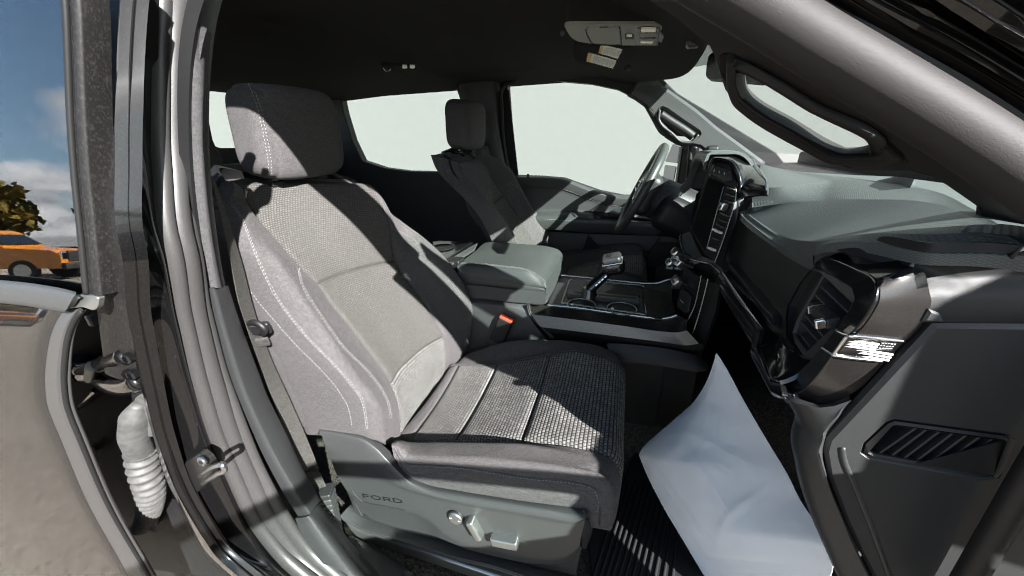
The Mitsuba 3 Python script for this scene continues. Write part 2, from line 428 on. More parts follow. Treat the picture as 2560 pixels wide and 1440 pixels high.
# roof lining, headers and the roof above
def zroof(x, y): return 1.235-.03*abs((y-.97)/.8)**4*(y > .97)+.09*np.clip((.5-y)/.3, 0, 1)**2-.75*np.maximum(0, x-.22)**2-.04*np.maximum(0, -.9-x)
xs, ys = np.linspace(-1.5, 1, 50), np.linspace(.19, 1.80, 44); g = np.zeros((50, 44, 3))
for j, y in enumerate(ys):
    xe = .622-.30*abs(y-.97)**2.2
    xx = -1.5+(xe+1.5)*np.linspace(0, 1, 50); g[:, j] = np.c_[xx, np.full(50, y), zroof(xx, y)]
# pressed ribs in the lining
rib = np.zeros((50, 44))
X_, Y_ = g[..., 0], g[..., 1]
for (xa, ya, xb, yb) in ((.05, .55, -.02, 1.55), (-.35, .6, -.38, 1.6), (.05, 1.5, -.35, 1.55)):
    d_ = abs((X_-xa)*(yb-ya)-(Y_-ya)*(xb-xa))/math.hypot(xb-xa, yb-ya); t_ = ((X_-xa)*(xb-xa)+(Y_-ya)*(yb-ya))/((xb-xa)**2+(yb-ya)**2)
    rib += .008*np.exp(-(d_/.03)**2)*((t_ > 0) & (t_ < 1))
obj('roof_lining', shell(g, .02, disp=rib), 'headliner', CAB)
gr = g.copy(); gr[..., 2] += .045; gr[..., 1] = .11+(gr[..., 1]-.19)/1.61*1.75; gr[..., 0] += .02+.17*np.clip((gr[..., 0]-.1)/.4, 0, 1)
obj('roof_panel', shell(gr, .012, vec=(0, 0, .012)), 'black_paint', CAB)
# windshield, cowl and firewall
g = net([np.array([[.63, .97+s, 1.165] for s in np.linspace(-.76, .76, 11)])-np.array([[.30*abs(s)**2.2, 0, .03*abs(s)] for s in np.linspace(-.76, .76, 11)]),
         np.array([[1.16-.35*abs(s)**2.4, .97+s*1.16, .865] for s in np.linspace(-.70, .70, 11)])], 10, 24)
v = g.reshape(-1, 3)
obj('windshield', trimesh.Trimesh(v, quads(*g.shape[:2]), process=False), 'window_glass', CAB, smooth=True)
obj('firewall', rbox(.05, 1.75, 1.0, .01).apply_translation([1.24, .97, .36]), 'plastic_dark', CAB, smooth=40)
obj('cowl_panel', rbox(.30, 1.70, .03, .01).apply_translation([1.16, .97, .80]), 'plastic_dark', CAB, smooth=40)
obj('bonnet', rbox(1.3, 1.75, .05, .02).apply_translation([1.95, .97, .72]), 'black_paint', CAB, smooth=40)
# rear wall of the cab with its window
rw = np.array([P(x, y, x=-1.43) for x, y in [(513, 222), (522, 212), (640, 212), (740, 213), (752, 225), (752, 360), (740, 371), (640, 370), (552, 370), (540, 366), (533, 350), (520, 285)]])
obj('rear_wall', plate(np.array([[-1.43, y, z] for y, z in [(.0, -.1), (1.80, -.1), (1.80, 1.27), (.0, 1.27)]]), .05, (-1, 0, 0), .004, [rw]), 'plastic_dark', CAB, smooth=False)
q = rw.copy(); q[:, 0] = -1.45; v, f = trimesh.creation.triangulate_polygon(Polygon(q[:, 1:]).buffer(.01), engine='earcut')
obj('rear_window', trimesh.Trimesh(np.c_[np.full(len(v), -1.45), v], f, process=False), 'window_glass', CAB, smooth=False)

# floor
fx, fy = np.linspace(-1.45, 1.22, 40), np.linspace(.10, 1.78, 30)
g = np.zeros((40, 30, 3)); X_, Y_ = np.meshgrid(fx, fy, indexing='ij'); g[..., 0], g[..., 1] = X_, Y_
g[..., 2] = -.06+.20*np.exp(-((Y_-.97)/.16)**4)+.5*np.maximum(0, X_-.95)**1.2
obj('carpet', shell(g, .02), 'carpet', CAB)

# near doorway: sill, centre pillar, seals
S0 = L('y', [(738, 1296, .090), (752, 1330, .084), (800, 1400, .08), (850, 1460, .08), (960, 1560, .08)])
g = net([S0, L('y', [(771, 1290, .099), (790, 1312, .10), (835, 1370, .10), (890, 1440, .10), (1000, 1545, .10)]), L('y', [(788, 1270, .121), (806, 1292, .128), (850, 1350, .135), (905, 1420, .135), (1020, 1530, .14)]),
         L('y', [(794, 1262, .168), (818, 1284, .185), (862, 1335, .20), (918, 1400, .20), (1035, 1500, .20)])], 20, 40)
obj('sill_trim', shell(g, .015), 'plastic', CAB)
g = net([L('z', [(850, 1366, .0), (920, 1440, .0), (1000, 1560, .0)]), L('z', [(872, 1340, .0), (960, 1395, -.01), (1010, 1425, -.02)]), L('z', [(890, 1345, -.03), (960, 1380, -.035), (1040, 1440, -.05)])], 12, 12)
obj('sill_plate', shell(g, .012), 'plastic_light', CAB)

BP = {}
def LT(pix, y, q=.075): return L('y', [(px, py, y+q*float(np.clip((650-py)/650, 0, 1.15))) for px, py in pix])   # the side leans in above the belt line
def pil(pix, y): return crv(LT(pix, y), 60)
a0 = pil([(258, -60), (240, 0), (233, 150), (228, 350), (232, 600), (246, 800), (262, 930)], .005)
a1 = pil([(322, -60), (312, 0), (304, 150), (302, 350), (306, 600), (322, 800), (348, 960)], .0)
g = net([a0+np.array([-.004, .03, 0]), a0, (a0+a1)/2+np.array([0, -.003, 0]), a1, a1+np.array([0, .012, 0])], 24, 60)
obj('pillar_film_strip', shell(g, .008), 'pillar_film', CAB, label='matt black textured strip on the door pillar')
p1 = pil([(324, -60), (316, 0), (306, 200), (304, 400), (309, 600), (326, 800), (352, 960), (385, 1100), (430, 1230), (500, 1360), (590, 1450), (700, 1540)], .006)
p2 = pil([(345, -60), (337, 0), (325, 200), (322, 400), (330, 600), (352, 800), (385, 960), (418, 1100), (470, 1240), (545, 1365), (640, 1450), (760, 1540)], -.004)
p3 = pil([(362, -60), (354, 0), (345, 200), (338, 400), (346, 600), (372, 800), (402, 960), (440, 1110), (500, 1250), (575, 1370), (670, 1450), (790, 1540)], .012)
p4 = pil([(378, -60), (370, 0), (362, 200), (370, 400), (392, 600), (432, 800), (470, 960), (520, 1120), (590, 1280), (660, 1390), (730, 1455), (850, 1540)], .034)
p5 = pil([(402, -60), (392, 0), (382, 200), (386, 400), (408, 600), (446, 800), (486, 960), (540, 1120), (612, 1280), (690, 1390), (765, 1455), (880, 1540)], .05)
p6 = p5+np.array([-.02, .05, 0])
g = net([a1+np.array([-.06, .10, 0])*1.0 if False else p1+np.array([-.05, .07, 0]), p1, p2, p3, p4, p5, p6], 60, 80)
obj('centre_pillar', shell(g, .01), 'black_paint', CAB)
# bright hem along the pillar's outer edge
obj('pillar_hem', tube(pil([(360, 940), (395, 1080), (440, 1200), (505, 1320), (600, 1430), (690, 1500)], -.003), .0022, 8), 'pillar_trim', CAB)
s1 = pil([(404, -60), (398, 0), (392, 200), (396, 400), (418, 600), (455, 800), (497, 960), (552, 1120), (626, 1280), (705, 1390), (780, 1455), (900, 1540)], .052)
obj('outer_door_seal', tube(s1, .0095, 14, side=(1, .4, 0), sx=1.35), 'rubber', CAB)
s2 = pil([(470, -100), (448, -40), (432, 40), (424, 200), (428, 400), (450, 600), (486, 800), (530, 960), (587, 1120), (664, 1280), (740, 1390), (815, 1455), (930, 1540)], .068)
obj('inner_door_seal', tube(s2, .0125, 16, side=(1, .5, 0), sx=1.25), 'rubber', CAB)
s3 = pil([(500, -100), (476, -40), (458, 40), (446, 200), (450, 400), (470, 600), (508, 800), (555, 960), (618, 1120), (700, 1280), (772, 1380), (840, 1440), (960, 1540)], .082)
obj('seal_lip', tube(s3, .010, 12, side=(1, .5, 0), sx=1.3), 'rubber', CAB)
# fabric-like upper trim of the near centre pillar, then its plastic lower trim
t0 = crv(LT([(500, 60), (486, 120), (480, 200), (478, 400), (492, 560), (515, 720)], .098, .02), 50)
t1 = crv(LT([(508, 60), (500, 120), (500, 200), (502, 400), (516, 560), (540, 720)], .104, .02), 50)
t2 = crv(LT([(524, 66), (523, 120), (517, 200), (514, 400), (530, 560), (557, 716)], .125, .02), 50)
g = net([t0+np.array([-.02, .02, 0]), t0, t1, t2, t2+np.array([-.05, .03, 0])], 24, 50)
obj('upper_pillar_trim', shell(g, .006), 'pillar_cloth', CAB, label='light grey cloth covered panel on the near door pillar')
g = net([LT([(545, -80), (510, 0), (488, 80), (474, 200), (474, 400), (490, 560), (514, 720)], .094, .02), LT([(580, -80), (552, 0), (535, 66), (524, 150), (518, 300), (528, 500), (560, 718)], .13, .02), LT([(580, -80), (556, 0), (540, 66), (530, 150), (522, 300), (532, 500), (563, 718)], .145, .02)], 16, 50)
obj('pillar_trim_backing', shell(g, .012), 'plastic_dark', CAB)
g = net([L('y', [(514, 722), (548, 860), (590, 980), (640, 1100), (690, 1200), (745, 1290)], .094), L('y', [(540, 724), (575, 860), (614, 980), (662, 1090), (715, 1190), (775, 1285)], .10), L('y', [(558, 718), (598, 850), (640, 970), (690, 1080), (735, 1170), (790, 1265)], .122), L('y', [(563, 716), (603, 846), (645, 966), (695, 1076), (740, 1166), (795, 1260)], .17)], 20, 50)
obj('lower_pillar_trim', shell(g, .01), 'plastic', CAB)
# roof side rail and near wall behind the front doorway (out of the frame above; they shade the seats)
rail = np.array([[.55, .15, 1.112], [.42, .15, 1.192], [.22, .15, 1.30], [.09, .145, 1.35], [-.2, .14, 1.37], [-.6, .14, 1.37], [-1.45, .14, 1.33]])
obj('near_roof_rail', tube(crv(rail, 40), .055, 14, sx=.8, side=(0, 1, 0)), 'black_paint', CAB)
obj('inner_pillar_wall', plate(np.array([[-.25, .17, z] if k else [-.36, .17, z] for k, z in ((0, -.05), (1, -.05), (1, 1.25), (0, 1.25))]), .03, (0, 1, 0), .004), 'plastic_dark', CAB, smooth=False)

# near front pillar: grip trim with its opening, seals, painted outside
nA, nB, nC = P(1768, 123, y=.275), P(2310, 443, y=.275), P(2202, 238, y=.222)
PN = np.cross(nB-nA, nC-nA); PN /= np.linalg.norm(PN); PN = PN if np.dot(PN, CAM-nA) > 0 else -PN
def ap(pix, off=0.0): return np.array([PP(x, y, nA+PN*off, PN) for x, y in pix])
edge = [(1590, -8), (1680, 50), (1733, 95), (1762, 117), (1778, 150), (1790, 190), (1806, 235), (1835, 272), (1900, 315), (1990, 368), (2068, 414), (2100, 427), (2150, 433), (2230, 434), (2275, 435), (2315, 444), (2345, 462), (2432, 520), (2431, 545), (2436, 572), (2448, 592), (2480, 608), (2530, 628), (2600, 665)]
top = [(2760, 690), (2560, 520), (2385, 384), (2202, 268), (2018, 160), (1835, 48), (1740, -10)]
rec_o = [(1812, 146), (1822, 142), (1853, 156), (2040, 266), (2247, 394), (2252, 404), (2240, 410), (2200, 416), (2087, 416), (2060, 408), (2040, 398), (1840, 275), (1826, 258), (1812, 200)]
rec_i = [(1868, 174), (1882, 177), (2020, 257), (2172, 347), (2174, 358), (2155, 366), (2120, 369), (2100, 362), (1990, 299), (1878, 228), (1868, 212), (1864, 190)]
rec_m = [(1838, 160), (1850, 162), (1880, 175), (2030, 262), (2205, 372), (2205, 384), (2190, 392), (2160, 396), (2095, 396), (2072, 388), (1990, 338), (1858, 255), (1846, 240), (1836, 195)]
def ring3(p, off): return ap(dense(p+p[:1], 121)[:-1], off)
R0, R1, R2 = ring3(rec_o, 0), ring3(rec_m, .006), ring3(rec_i, -.045)
obj('near_pillar_trim', plate(np.vstack([ap(edge), ap(top)]), .018, -PN, .006, [R0]), 'pillar_trim', CAB, smooth=35)
rg = np.stack([np.vstack([r, r[:1]]) for r in (R0.mean(0)+(R0-R0.mean(0))*1.05-PN*.016, R0.mean(0)+(R0-R0.mean(0))*1.03-PN*.009, R0-PN*.002, R0*.6+R1*.4+PN*.003, R1, R1*.6+R2*.4+PN*.008, R1*.25+R2*.75, R2)])
obj('near_grab_handle', shell(net(list(rg), 40, 200), .004), 'pillar_trim', CAB, label='dark moulded grab handle around the opening in the near windshield pillar')
inn = np.stack([np.vstack([r, r[:1]]) for r in (R1*.35+R2*.65-PN*.004, R2-PN*.008, R2-PN*.05)])
def arow(pix, y): return crv(L('y', pix, y), 50)
g0 = arow([(1600, -60), (1740, 10), (1835, 62), (2018, 174), (2202, 284), (2385, 400), (2560, 536), (2760, 700)], .215)
g1 = arow([(1640, -70), (1770, 0), (1850, 48), (2018, 148), (2202, 254), (2385, 366), (2560, 486), (2780, 660)], .195)
g2 = arow([(1700, -70), (1800, -6), (1880, 42), (2018, 122), (2202, 228), (2385, 340), (2560, 452), (2780, 610)], .18)
g3 = arow([(1740, -70), (1830, -20), (1900, 22), (2018, 96), (2202, 204), (2385, 314), (2560, 426), (2780, 580)], .155)
g4 = arow([(1780, -70), (1860, -25), (1930, 18), (2018, 70), (2202, 178), (2385, 290), (2560, 400), (2780, 555)], .14)
g5 = arow([(1800, -70), (1880, -25), (1960, 20), (2018, 60), (2202, 170), (2385, 280), (2560, 390), (2780, 545)], .15)
obj('near_pillar_lip', shell(net([g0, g1, g2, g3, g4, g5], 50, 70), .006), 'pillar_trim', CAB)
sc_ = arow([(1700, -95), (1790, -42), (1890, 16), (2018, 95), (2202, 205), (2385, 317), (2560, 432), (2780, 582)], .122)
obj('near_pillar_seal', tube(sc_, .0195, 24), 'pillar_trim', CAB)
h0 = arow([(1800, -70), (1880, -25), (1960, 22), (2018, 62), (2202, 172), (2385, 282), (2560, 392), (2780, 547)], .142)
h1 = arow([(1860, -70), (1960, -12), (2018, 24), (2202, 118), (2385, 222), (2560, 336), (2780, 490)], .135)
h2 = arow([(1880, -80), (1990, -20), (2110, 50), (2250, 130), (2400, 215), (2560, 318), (2780, 470)], .128)
h3 = arow([(1980, -80), (2090, -20), (2200, 45), (2380, 140), (2560, 250), (2780, 400)], .132)
h4 = arow([(2060, -80), (2150, -30), (2260, 30), (2400, 105), (2560, 200), (2780, 330)], .112)
h5 = arow([(2150, -80), (2230, -40), (2330, 10), (2450, 75), (2560, 145), (2780, 270)], .119)
h6 = arow([(2240, -80), (2330, -40), (2420, 10), (2500, 60), (2580, 105), (2780, 215)], .098)
h7 = arow([(2320, -90), (2400, -50), (2480, -5), (2560, 45), (2640, 90), (2800, 170)], .106)
h8 = arow([(2450, -120), (2560, -60), (2700, 20), (2850, 100)], .09)
g = net([h0, h1, h2], 16, 70); obj('near_pillar_flange', shell(g, .005), 'plastic', CAB)
g = net([h2+np.array([0, .001, 0]), h3, h4, h5, h6, h7, h8], 70, 70); obj('near_pillar_skin', shell(g, .006), 'black_paint', CAB)

# ------------------------------------------------------------------ front seats
SEAT = thing('passenger_seat', 'part sunlit charcoal cloth front passenger seat with power switches on its side', 'car seat')
cL = L('y', [(590, 461), (570, 499), (566, 537), (573, 610), (592, 674), (612, 717), (640, 800), (665, 870), (700, 938), (744, 1040), (764, 1090)], .335, .255, .25, .245, .245)
cB = L('y', [(594, 461), (577, 512), (600, 545), (617, 583), (641, 646), (670, 710), (694, 753), (727, 800), (771, 849), (829, 907), (878, 964), (904, 1004), (913, 1049), (918, 1100)], .345, .262, .258, .256, .256)
cM = L('y', [(597, 461), (590, 495), (612, 535), (640, 585), (680, 640), (715, 690), (745, 735), (790, 800), (840, 870), (890, 935), (930, 985), (948, 1020), (955, 1070), (960, 1110)], .355, .285, .28, .278, .278)
cC = L('y', [(600, 461), (604, 490), (630, 540), (662, 588), (700, 632), (732, 668), (758, 702), (795, 760), (835, 822), (880, 880), (920, 928), (955, 973), (972, 1010), (980, 1060), (984, 1120)], .365, .335, .33, .325, .32)
cD = L('y', [(604, 462), (617, 503), (646, 547), (670, 576), (714, 625), (767, 683), (796, 712), (830, 761), (862, 800), (900, 849), (949, 913), (980, 964), (996, 1013), (1000, 1070), (1004, 1140)], .385)
cE = L('y', [(905, 458), (923, 469), (957, 513), (975, 560), (979, 600), (983, 635), (1005, 683), (1049, 741), (1085, 800), (1109, 840), (1116, 880), (1112, 920), (1108, 985)], .65)
cF = L('y', [(910, 459), (935, 482), (965, 522), (990, 560), (1010, 592), (1045, 632), (1085, 682), (1112, 730), (1135, 790), (1145, 835), (1146, 880), (1130, 930), (1118, 1000)], .70, .71, .72, .72)
cR = L('y', [(914, 460), (937, 500), (962, 522), (1010, 556), (1059, 591), (1107, 635), (1141, 678), (1171, 727), (1184, 771), (1183, 810), (1178, 845), (1165, 880), (1148, 960)], .72, .76, .785, .785)
NV = 250
def cz(c): return crv(c, NV)
mid = (cz(cD)+cz(cE))/2+np.array([-.018, 0, .004])
q1 = cz(cD)*.72+cz(cE)*.28+np.array([-.016, 0, .003]); q3 = cz(cD)*.28+cz(cE)*.72+np.array([-.016, 0, .003])
cols = [cz(cL), cz(cB), cz(cM), cz(cC), cz(cD), q1, mid, q3, cz(cE), cz(cF), cz(cR)]
s_ = np.r_[0, np.cumsum([np.linalg.norm(b-a_, axis=1).mean() for a_, b in zip(cols, cols[1:])])]
SURF = PchipInterpolator(s_, np.array(cols), axis=0)
def patch(u0, u1, v0, v1, nu, back=(-.05, 0, .012), groove=.006, puff=.004):
    g = SURF(np.linspace(u0, u1, nu))[:, int(v0*(NV-1)):int(v1*(NV-1))+1]
    m, n, _ = g.shape; i = np.minimum(np.arange(m), np.arange(m)[::-1])*(u1-u0)/nu/.0032; j = np.minimum(np.arange(n), np.arange(n)[::-1])*.0027/.0032
    e = np.exp(-i**2)[:, None]+np.exp(-j**2)[None]; d = -groove*np.clip(e, 0, 1)+puff*np.minimum(1-np.exp(-i/3)[:, None], 1-np.exp(-j/3)[None])
    p = g*9; d = d+.0035*(meshkit.fbm(p, 3, 4)-.5)
    return shell(g, vec=back, disp=d)
BACK = key(SEAT+'__backrest')
so, sc, sd, se = s_[1], s_[3], s_[4], s_[8]
bolL = patch(s_[0], sd, 0, 1, 90); obj('backrest', bolL, 'cloth', SEAT)
inU = patch(sd, se, 0, .335, 90); inM = patch(sd, se, .335, .70, 90); inL = patch(sd, se, .70, 1, 90)
obj('upper_insert', inU, 'cloth_knit', BACK); obj('middle_insert', inM, 'cloth_knit', BACK); obj('lower_insert', inL, 'cloth_weave', BACK)
bolR = patch(se, s_[-1], 0, 1, 36, back=(-.115, .012, .03)); obj('inner_bolster', bolR, 'cloth', BACK)
stA = [(617, 715), (651, 761), (682, 797), (744, 867), (802, 924), (847, 978), (871, 1022), (880, 1070)]
stB = [(577, 512), (600, 542), (617, 581), (641, 644), (670, 708), (694, 751), (728, 797), (771, 849), (829, 907), (878, 964), (904, 1004), (913, 1049), (916, 1080)]
stC = [(745, 672), (750, 700), (772, 746), (801, 790), (856, 867), (913, 924), (949, 969), (969, 1009), (975, 1050)]
sm = []
for st in (stA, stB, stC):
    q = onto(bolL, dense(st, 160)); sm.append(stitches(q, lift=.0016)); 
    if st is not stA: sm.append(stitches(q+np.array([.0045, 0, .002]), lift=.0016))
q = onto(bolR, dense([(985, 575), (1025, 592), (1068, 632), (1104, 672), (1132, 706), (1155, 745), (1165, 775)], 120))
sm += [stitches(q, lift=.0015), stitches(q+np.array([-.003, -.004, -.002]), lift=.0015)]
obj('backrest_stitching', cat(sm), 'thread', BACK, smooth=False, kind='stuff')
# rear shell of the backrest
g = np.stack([cz(cL)+np.array([-.035, .006, .01]), cz(cL)+np.array([-.075, .03, .03]), (cz(cL)+cz(cR))/2+np.array([-.13, 0, .02]), cz(cR)+np.array([-.075, -.03, .03]), cz(cR)+np.array([-.035, -.006, .01])])
obj('seat_back_shell', shell(net(list(g), 40, 60), .01), 'plastic_dark', BACK)


def headrest(parent):
    n = 48; th = np.linspace(-np.pi/2, np.pi/2, n); ph = np.linspace(0, 2*np.pi, 2*n+1)
    def se_(c, e): return np.sign(c)*abs(c)**e
    TH, PH = np.meshgrid(th, ph, indexing='ij'); e1, e2 = .42, .46
    x = .055*se_(np.cos(TH), e1)*se_(np.cos(PH), e2); y = .128*se_(np.cos(TH), e1)*se_(np.sin(PH), e2); z = .101*se_(np.sin(TH), e1)
    y *= 1+.05*(z/.1)*-1; x = x+.012*(1-(y/.13)**2)*(x > 0)-.018*(z/.1)*(x < 0)*.5
    d = .0035*np.exp(-((abs(y)-.101)/.006)**2)*(x > -.05)
    k = 1-d/np.maximum(np.sqrt(x*x+y*y+z*z), .03); v = np.stack([x*k, y*k, z*k], -1).reshape(-1, 3)
    v[:, 1] += .004*(meshkit.fbm(v*14, 3, 2)-.5); R = axes((math.sin(.10), 0, math.cos(.10)), (1, 0, 0)); c = np.array([-.312, .53, .985])
    m = trimesh.Trimesh(v @ R.T+c, quads(n, 2*n+1), process=True); m.fix_normals()
    h = obj('headrest', m, 'cloth', parent)
    MM = cat(m); ln = []
    for sx in (-1, 1):
        q = onto(MM, dense([(613, 192), (628, 225), (645, 275), (655, 320), (665, 370), (671, 415), (671, 444)], 120)) if sx < 0 else None
        if q is not None and len(q) > 5: ln += [stitches(q, lift=.0016), stitches(q+np.array([.004, .004, 0]), lift=.0016)]
    if ln: obj('headrest_stitching', cat(ln), 'thread', h, smooth=False, kind='stuff')
    for yy in (.46, .60):
        obj('headrest_post', cyl((-.335, yy, .80), (-.318, yy, .905), .006, 14), 'grey_metal', parent, smooth=40)
        obj('post_collar', rbox(.026, .036, .014, .005).apply_translation([-.326, yy, .874]), 'plastic_dark', parent, smooth=40)
headrest(SEAT)

# cushion: front-to-back curves from the outboard side over the top to the inboard side
def nose(pts, y, x0=.515, zb=.262):
    p = np.asarray(pts); e = p[-1]; return np.vstack([p, [(e[0]*.3+x0*.7+.004, y, e[2]-.012), (x0+.012, y, e[2]-.045), (x0+.010, y, e[2]-.10), (x0-.012, y, max(zb, e[2]-.20)), (x0-.06, y, zb-.01)]])
kA = np.vstack([L('y', [(985, 1120), (1020, 1163), (1056, 1191), (1082, 1204), (1144, 1216), (1233, 1230), (1340, 1244), (1456, 1264), (1496, 1291)], .262)])
kA2 = L('y', [(985, 1112), (1024, 1160), (1069, 1163), (1144, 1168), (1233, 1181), (1322, 1195), (1411, 1203), (1473, 1215), (1498, 1236), (1500, 1289)], .25)
kB = L('y', [(985, 1106), (1020, 1140), (1090, 1145), (1190, 1148), (1290, 1158), (1390, 1170), (1470, 1185), (1515, 1205), (1527, 1240), (1512, 1288)], .257)
kC = nose(L('y', [(985, 1100), (1014, 1112), (1100, 1115), (1200, 1117), (1300, 1122), (1400, 1138), (1490, 1160), (1530, 1182)], .30), .285, .500)
kD = nose(L('y', [(985, 1095), (1022, 1102), (1100, 1106), (1189, 1107), (1313, 1107), (1430, 1118), (1520, 1140)], .37, .36, .35, .335), .33, .508)
kG = nose(L('y', [(1122, 925), (1137, 914), (1180, 915), (1240, 911), (1310, 900), (1375, 889), (1440, 880), (1490, 890)], .665), .665, .505)
kH = nose(L('y', [(1130, 915), (1160, 888), (1210, 868), (1264, 852), (1309, 846), (1367, 846), (1430, 849), (1490, 858)], .72, .735, .74, .745), .735, .50)
kI = nose(L('y', [(1135, 930), (1165, 905), (1215, 890), (1264, 880), (1309, 872), (1367, 870), (1430, 872), (1480, 885)], .775), .765, .485, .27)
NK = 260
kk = [crv(c, NK) for c in (kA, kA2, kB, kC)]
def cv(c): return crv(c, NK)
m0 = cv(kD); m1 = cv(kG)
kk += [m0]+[m0*(1-w_)+m1*w_+np.array([0, 0, -.012*math.sin(math.pi*w_)]) for w_ in (.25, .5, .75)]+[m1, cv(kH), cv(kI), cv(kI)+np.array([0, .006, -.12])]
sk = np.r_[0, np.cumsum([np.linalg.norm(b-a_, axis=1).mean() for a_, b in zip(kk, kk[1:])])]
CUSH = PchipInterpolator(sk, np.array(kk), axis=0)
def cpatch(u0, u1, v0, v1, nu, ev=(1, 1), eu=(1, 1), puff=.006, groove=.006):
    g = CUSH(np.linspace(u0, u1, nu))[:, int(v0*(NK-1)):int(v1*(NK-1))+1]; m, n, _ = g.shape
    i = np.minimum(np.where(eu[0], np.arange(m), 99), np.where(eu[1], np.arange(m)[::-1], 99))*(u1-u0)/nu/.0032; j = np.minimum(np.where(ev[0], np.arange(n), 99), np.where(ev[1], np.arange(n)[::-1], 99))*.0030/.0032
    d = -groove*np.clip(np.exp(-i**2)[:, None]+np.exp(-j**2)[None], 0, 1)+puff*np.minimum(1-np.exp(-i/3)[:, None], 1-np.exp(-j/3)[None])
    return shell(g, vec=(0, 0, -.03), disp=d+.003*(meshkit.fbm(g*9, 3, 8)-.5))
CU = key(SEAT+'__cushion')
# cross seams: where they run in the photograph
def vfrac(c, x, y): 
    q = crv(c, NK); c_ = (q-CAM) @ ROT; pr = np.stack([1280+FOC*c_[:, 0]/c_[:, 2], 720+FOC*c_[:, 1]/c_[:, 2]], 1); return np.argmin(np.linalg.norm(pr-np.array([x, y]), axis=1))/(NK-1)
v1_, v2_ = (vfrac(kD, 1146, 1106)+vfrac(kG, 1240, 913))/2, (vfrac(kD, 1309, 1107)+vfrac(kG, 1375, 891))/2
v0_ = vfrac(kD, 1026, 1102)
outb = cpatch(sk[1], sk[4], 0, 1, 44, eu=(1, 1)); obj('cushion', outb, 'cloth', SEAT)
skirt = cpatch(sk[0], sk[1], 0, 1, 12, eu=(0, 1), puff=.002, groove=.003); obj('side_skirt', skirt, 'cloth', CU)
obj('rear_gusset', cpatch(sk[4], sk[8], 0, v0_, 90), 'cloth', CU)
obj('rear_panel', cpatch(sk[4], sk[8], v0_, v1_, 100, puff=.009), 'cloth_weave', CU); obj('middle_panel', cpatch(sk[4], sk[8], v1_, v2_, 100, puff=.009), 'cloth_weave', CU)
obj('front_panel', cpatch(sk[4], sk[8], v2_, 1, 100, ev=(1, 0), puff=.009), 'cloth_weave', CU)
obj('inner_bolster', cpatch(sk[8], sk[11], 0, 1, 44), 'cloth', CU)
q = onto(cat(outb, skirt), dense([(1026, 1164), (1069, 1166), (1144, 1171), (1233, 1184), (1322, 1198), (1411, 1206), (1468, 1216), (1490, 1234), (1496, 1262), (1490, 1284)], 200))
obj('cushion_stitching', stitches(q, lift=.002), 'thread', CU, smooth=False, kind='stuff')
obj('seat_base', rbox(.46, .40, .10, .02).apply_translation([.20, .52, .16]), 'plastic_dark', SEAT, smooth=40)

# side shield with its switches
def sh(pix, *y): return crv(L('y', pix, *y), 60)
e0 = sh([(797, 1070), (850, 1078), (905, 1086), (950, 1108), (982, 1135), (1012, 1162), (1045, 1192), (1085, 1208), (1160, 1222), (1260, 1238), (1360, 1252), (1440, 1262), (1470, 1268)], .268, .265, .262)
e1 = sh([(799, 1076), (850, 1085), (898, 1096), (938, 1120), (965, 1146), (995, 1176), (1030, 1205), (1080, 1225), (1160, 1240), (1260, 1256), (1360, 1272), (1430, 1284), (1466, 1284)], .238)
e2 = sh([(812, 1110), (835, 1130), (870, 1148), (910, 1162), (945, 1180), (985, 1205), (1030, 1226), (1080, 1240), (1160, 1258), (1260, 1276), (1360, 1293), (1425, 1304), (1463, 1296)], .230)
e2b = sh([(838, 1178), (860, 1184), (890, 1190), (925, 1200), (960, 1210), (995, 1222), (1030, 1234), (1080, 1248), (1160, 1266), (1260, 1285), (1360, 1303), (1420, 1313), (1462, 1302)], .234)
e3 = sh([(850, 1200), (880, 1235), (930, 1255), (985, 1268), (1040, 1282), (1075, 1300), (1110, 1330), (1150, 1352), (1220, 1370), (1300, 1388), (1360, 1395), (1410, 1390), (1450, 1360)], .232)
e4 = sh([(856, 1208), (884, 1246), (932, 1266), (985, 1279), (1035, 1292), (1068, 1312), (1104, 1342), (1150, 1364), (1220, 1382), (1300, 1400), (1362, 1407), (1415, 1400), (1452, 1366)], .240)
e5 = sh([(862, 1215), (896, 1268), (935, 1300), (990, 1318), (1040, 1328), (1080, 1338), (1120, 1352), (1160, 1370), (1225, 1388), (1305, 1405), (1364, 1411), (1420, 1404), (1456, 1370)], .252)
g = net([e0, e1, e2, e2b, e3, e4, e5], 60, 120); shield = shell(g, .014)
SH = obj('side_shield', shield, 'plastic_light', SEAT)
g = net([sh([(1470, 1268), (1466, 1284), (1463, 1300), (1460, 1330), (1456, 1370)], .262, .238, .236, .252), sh([(1475, 1270), (1478, 1290), (1478, 1320), (1470, 1350), (1462, 1372)], .275), sh([(1478, 1270), (1482, 1290), (1482, 1320), (1474, 1350), (1466, 1372)], .34)], 20, 30)
obj('shield_end', shell(g, .008), 'plastic', SH)
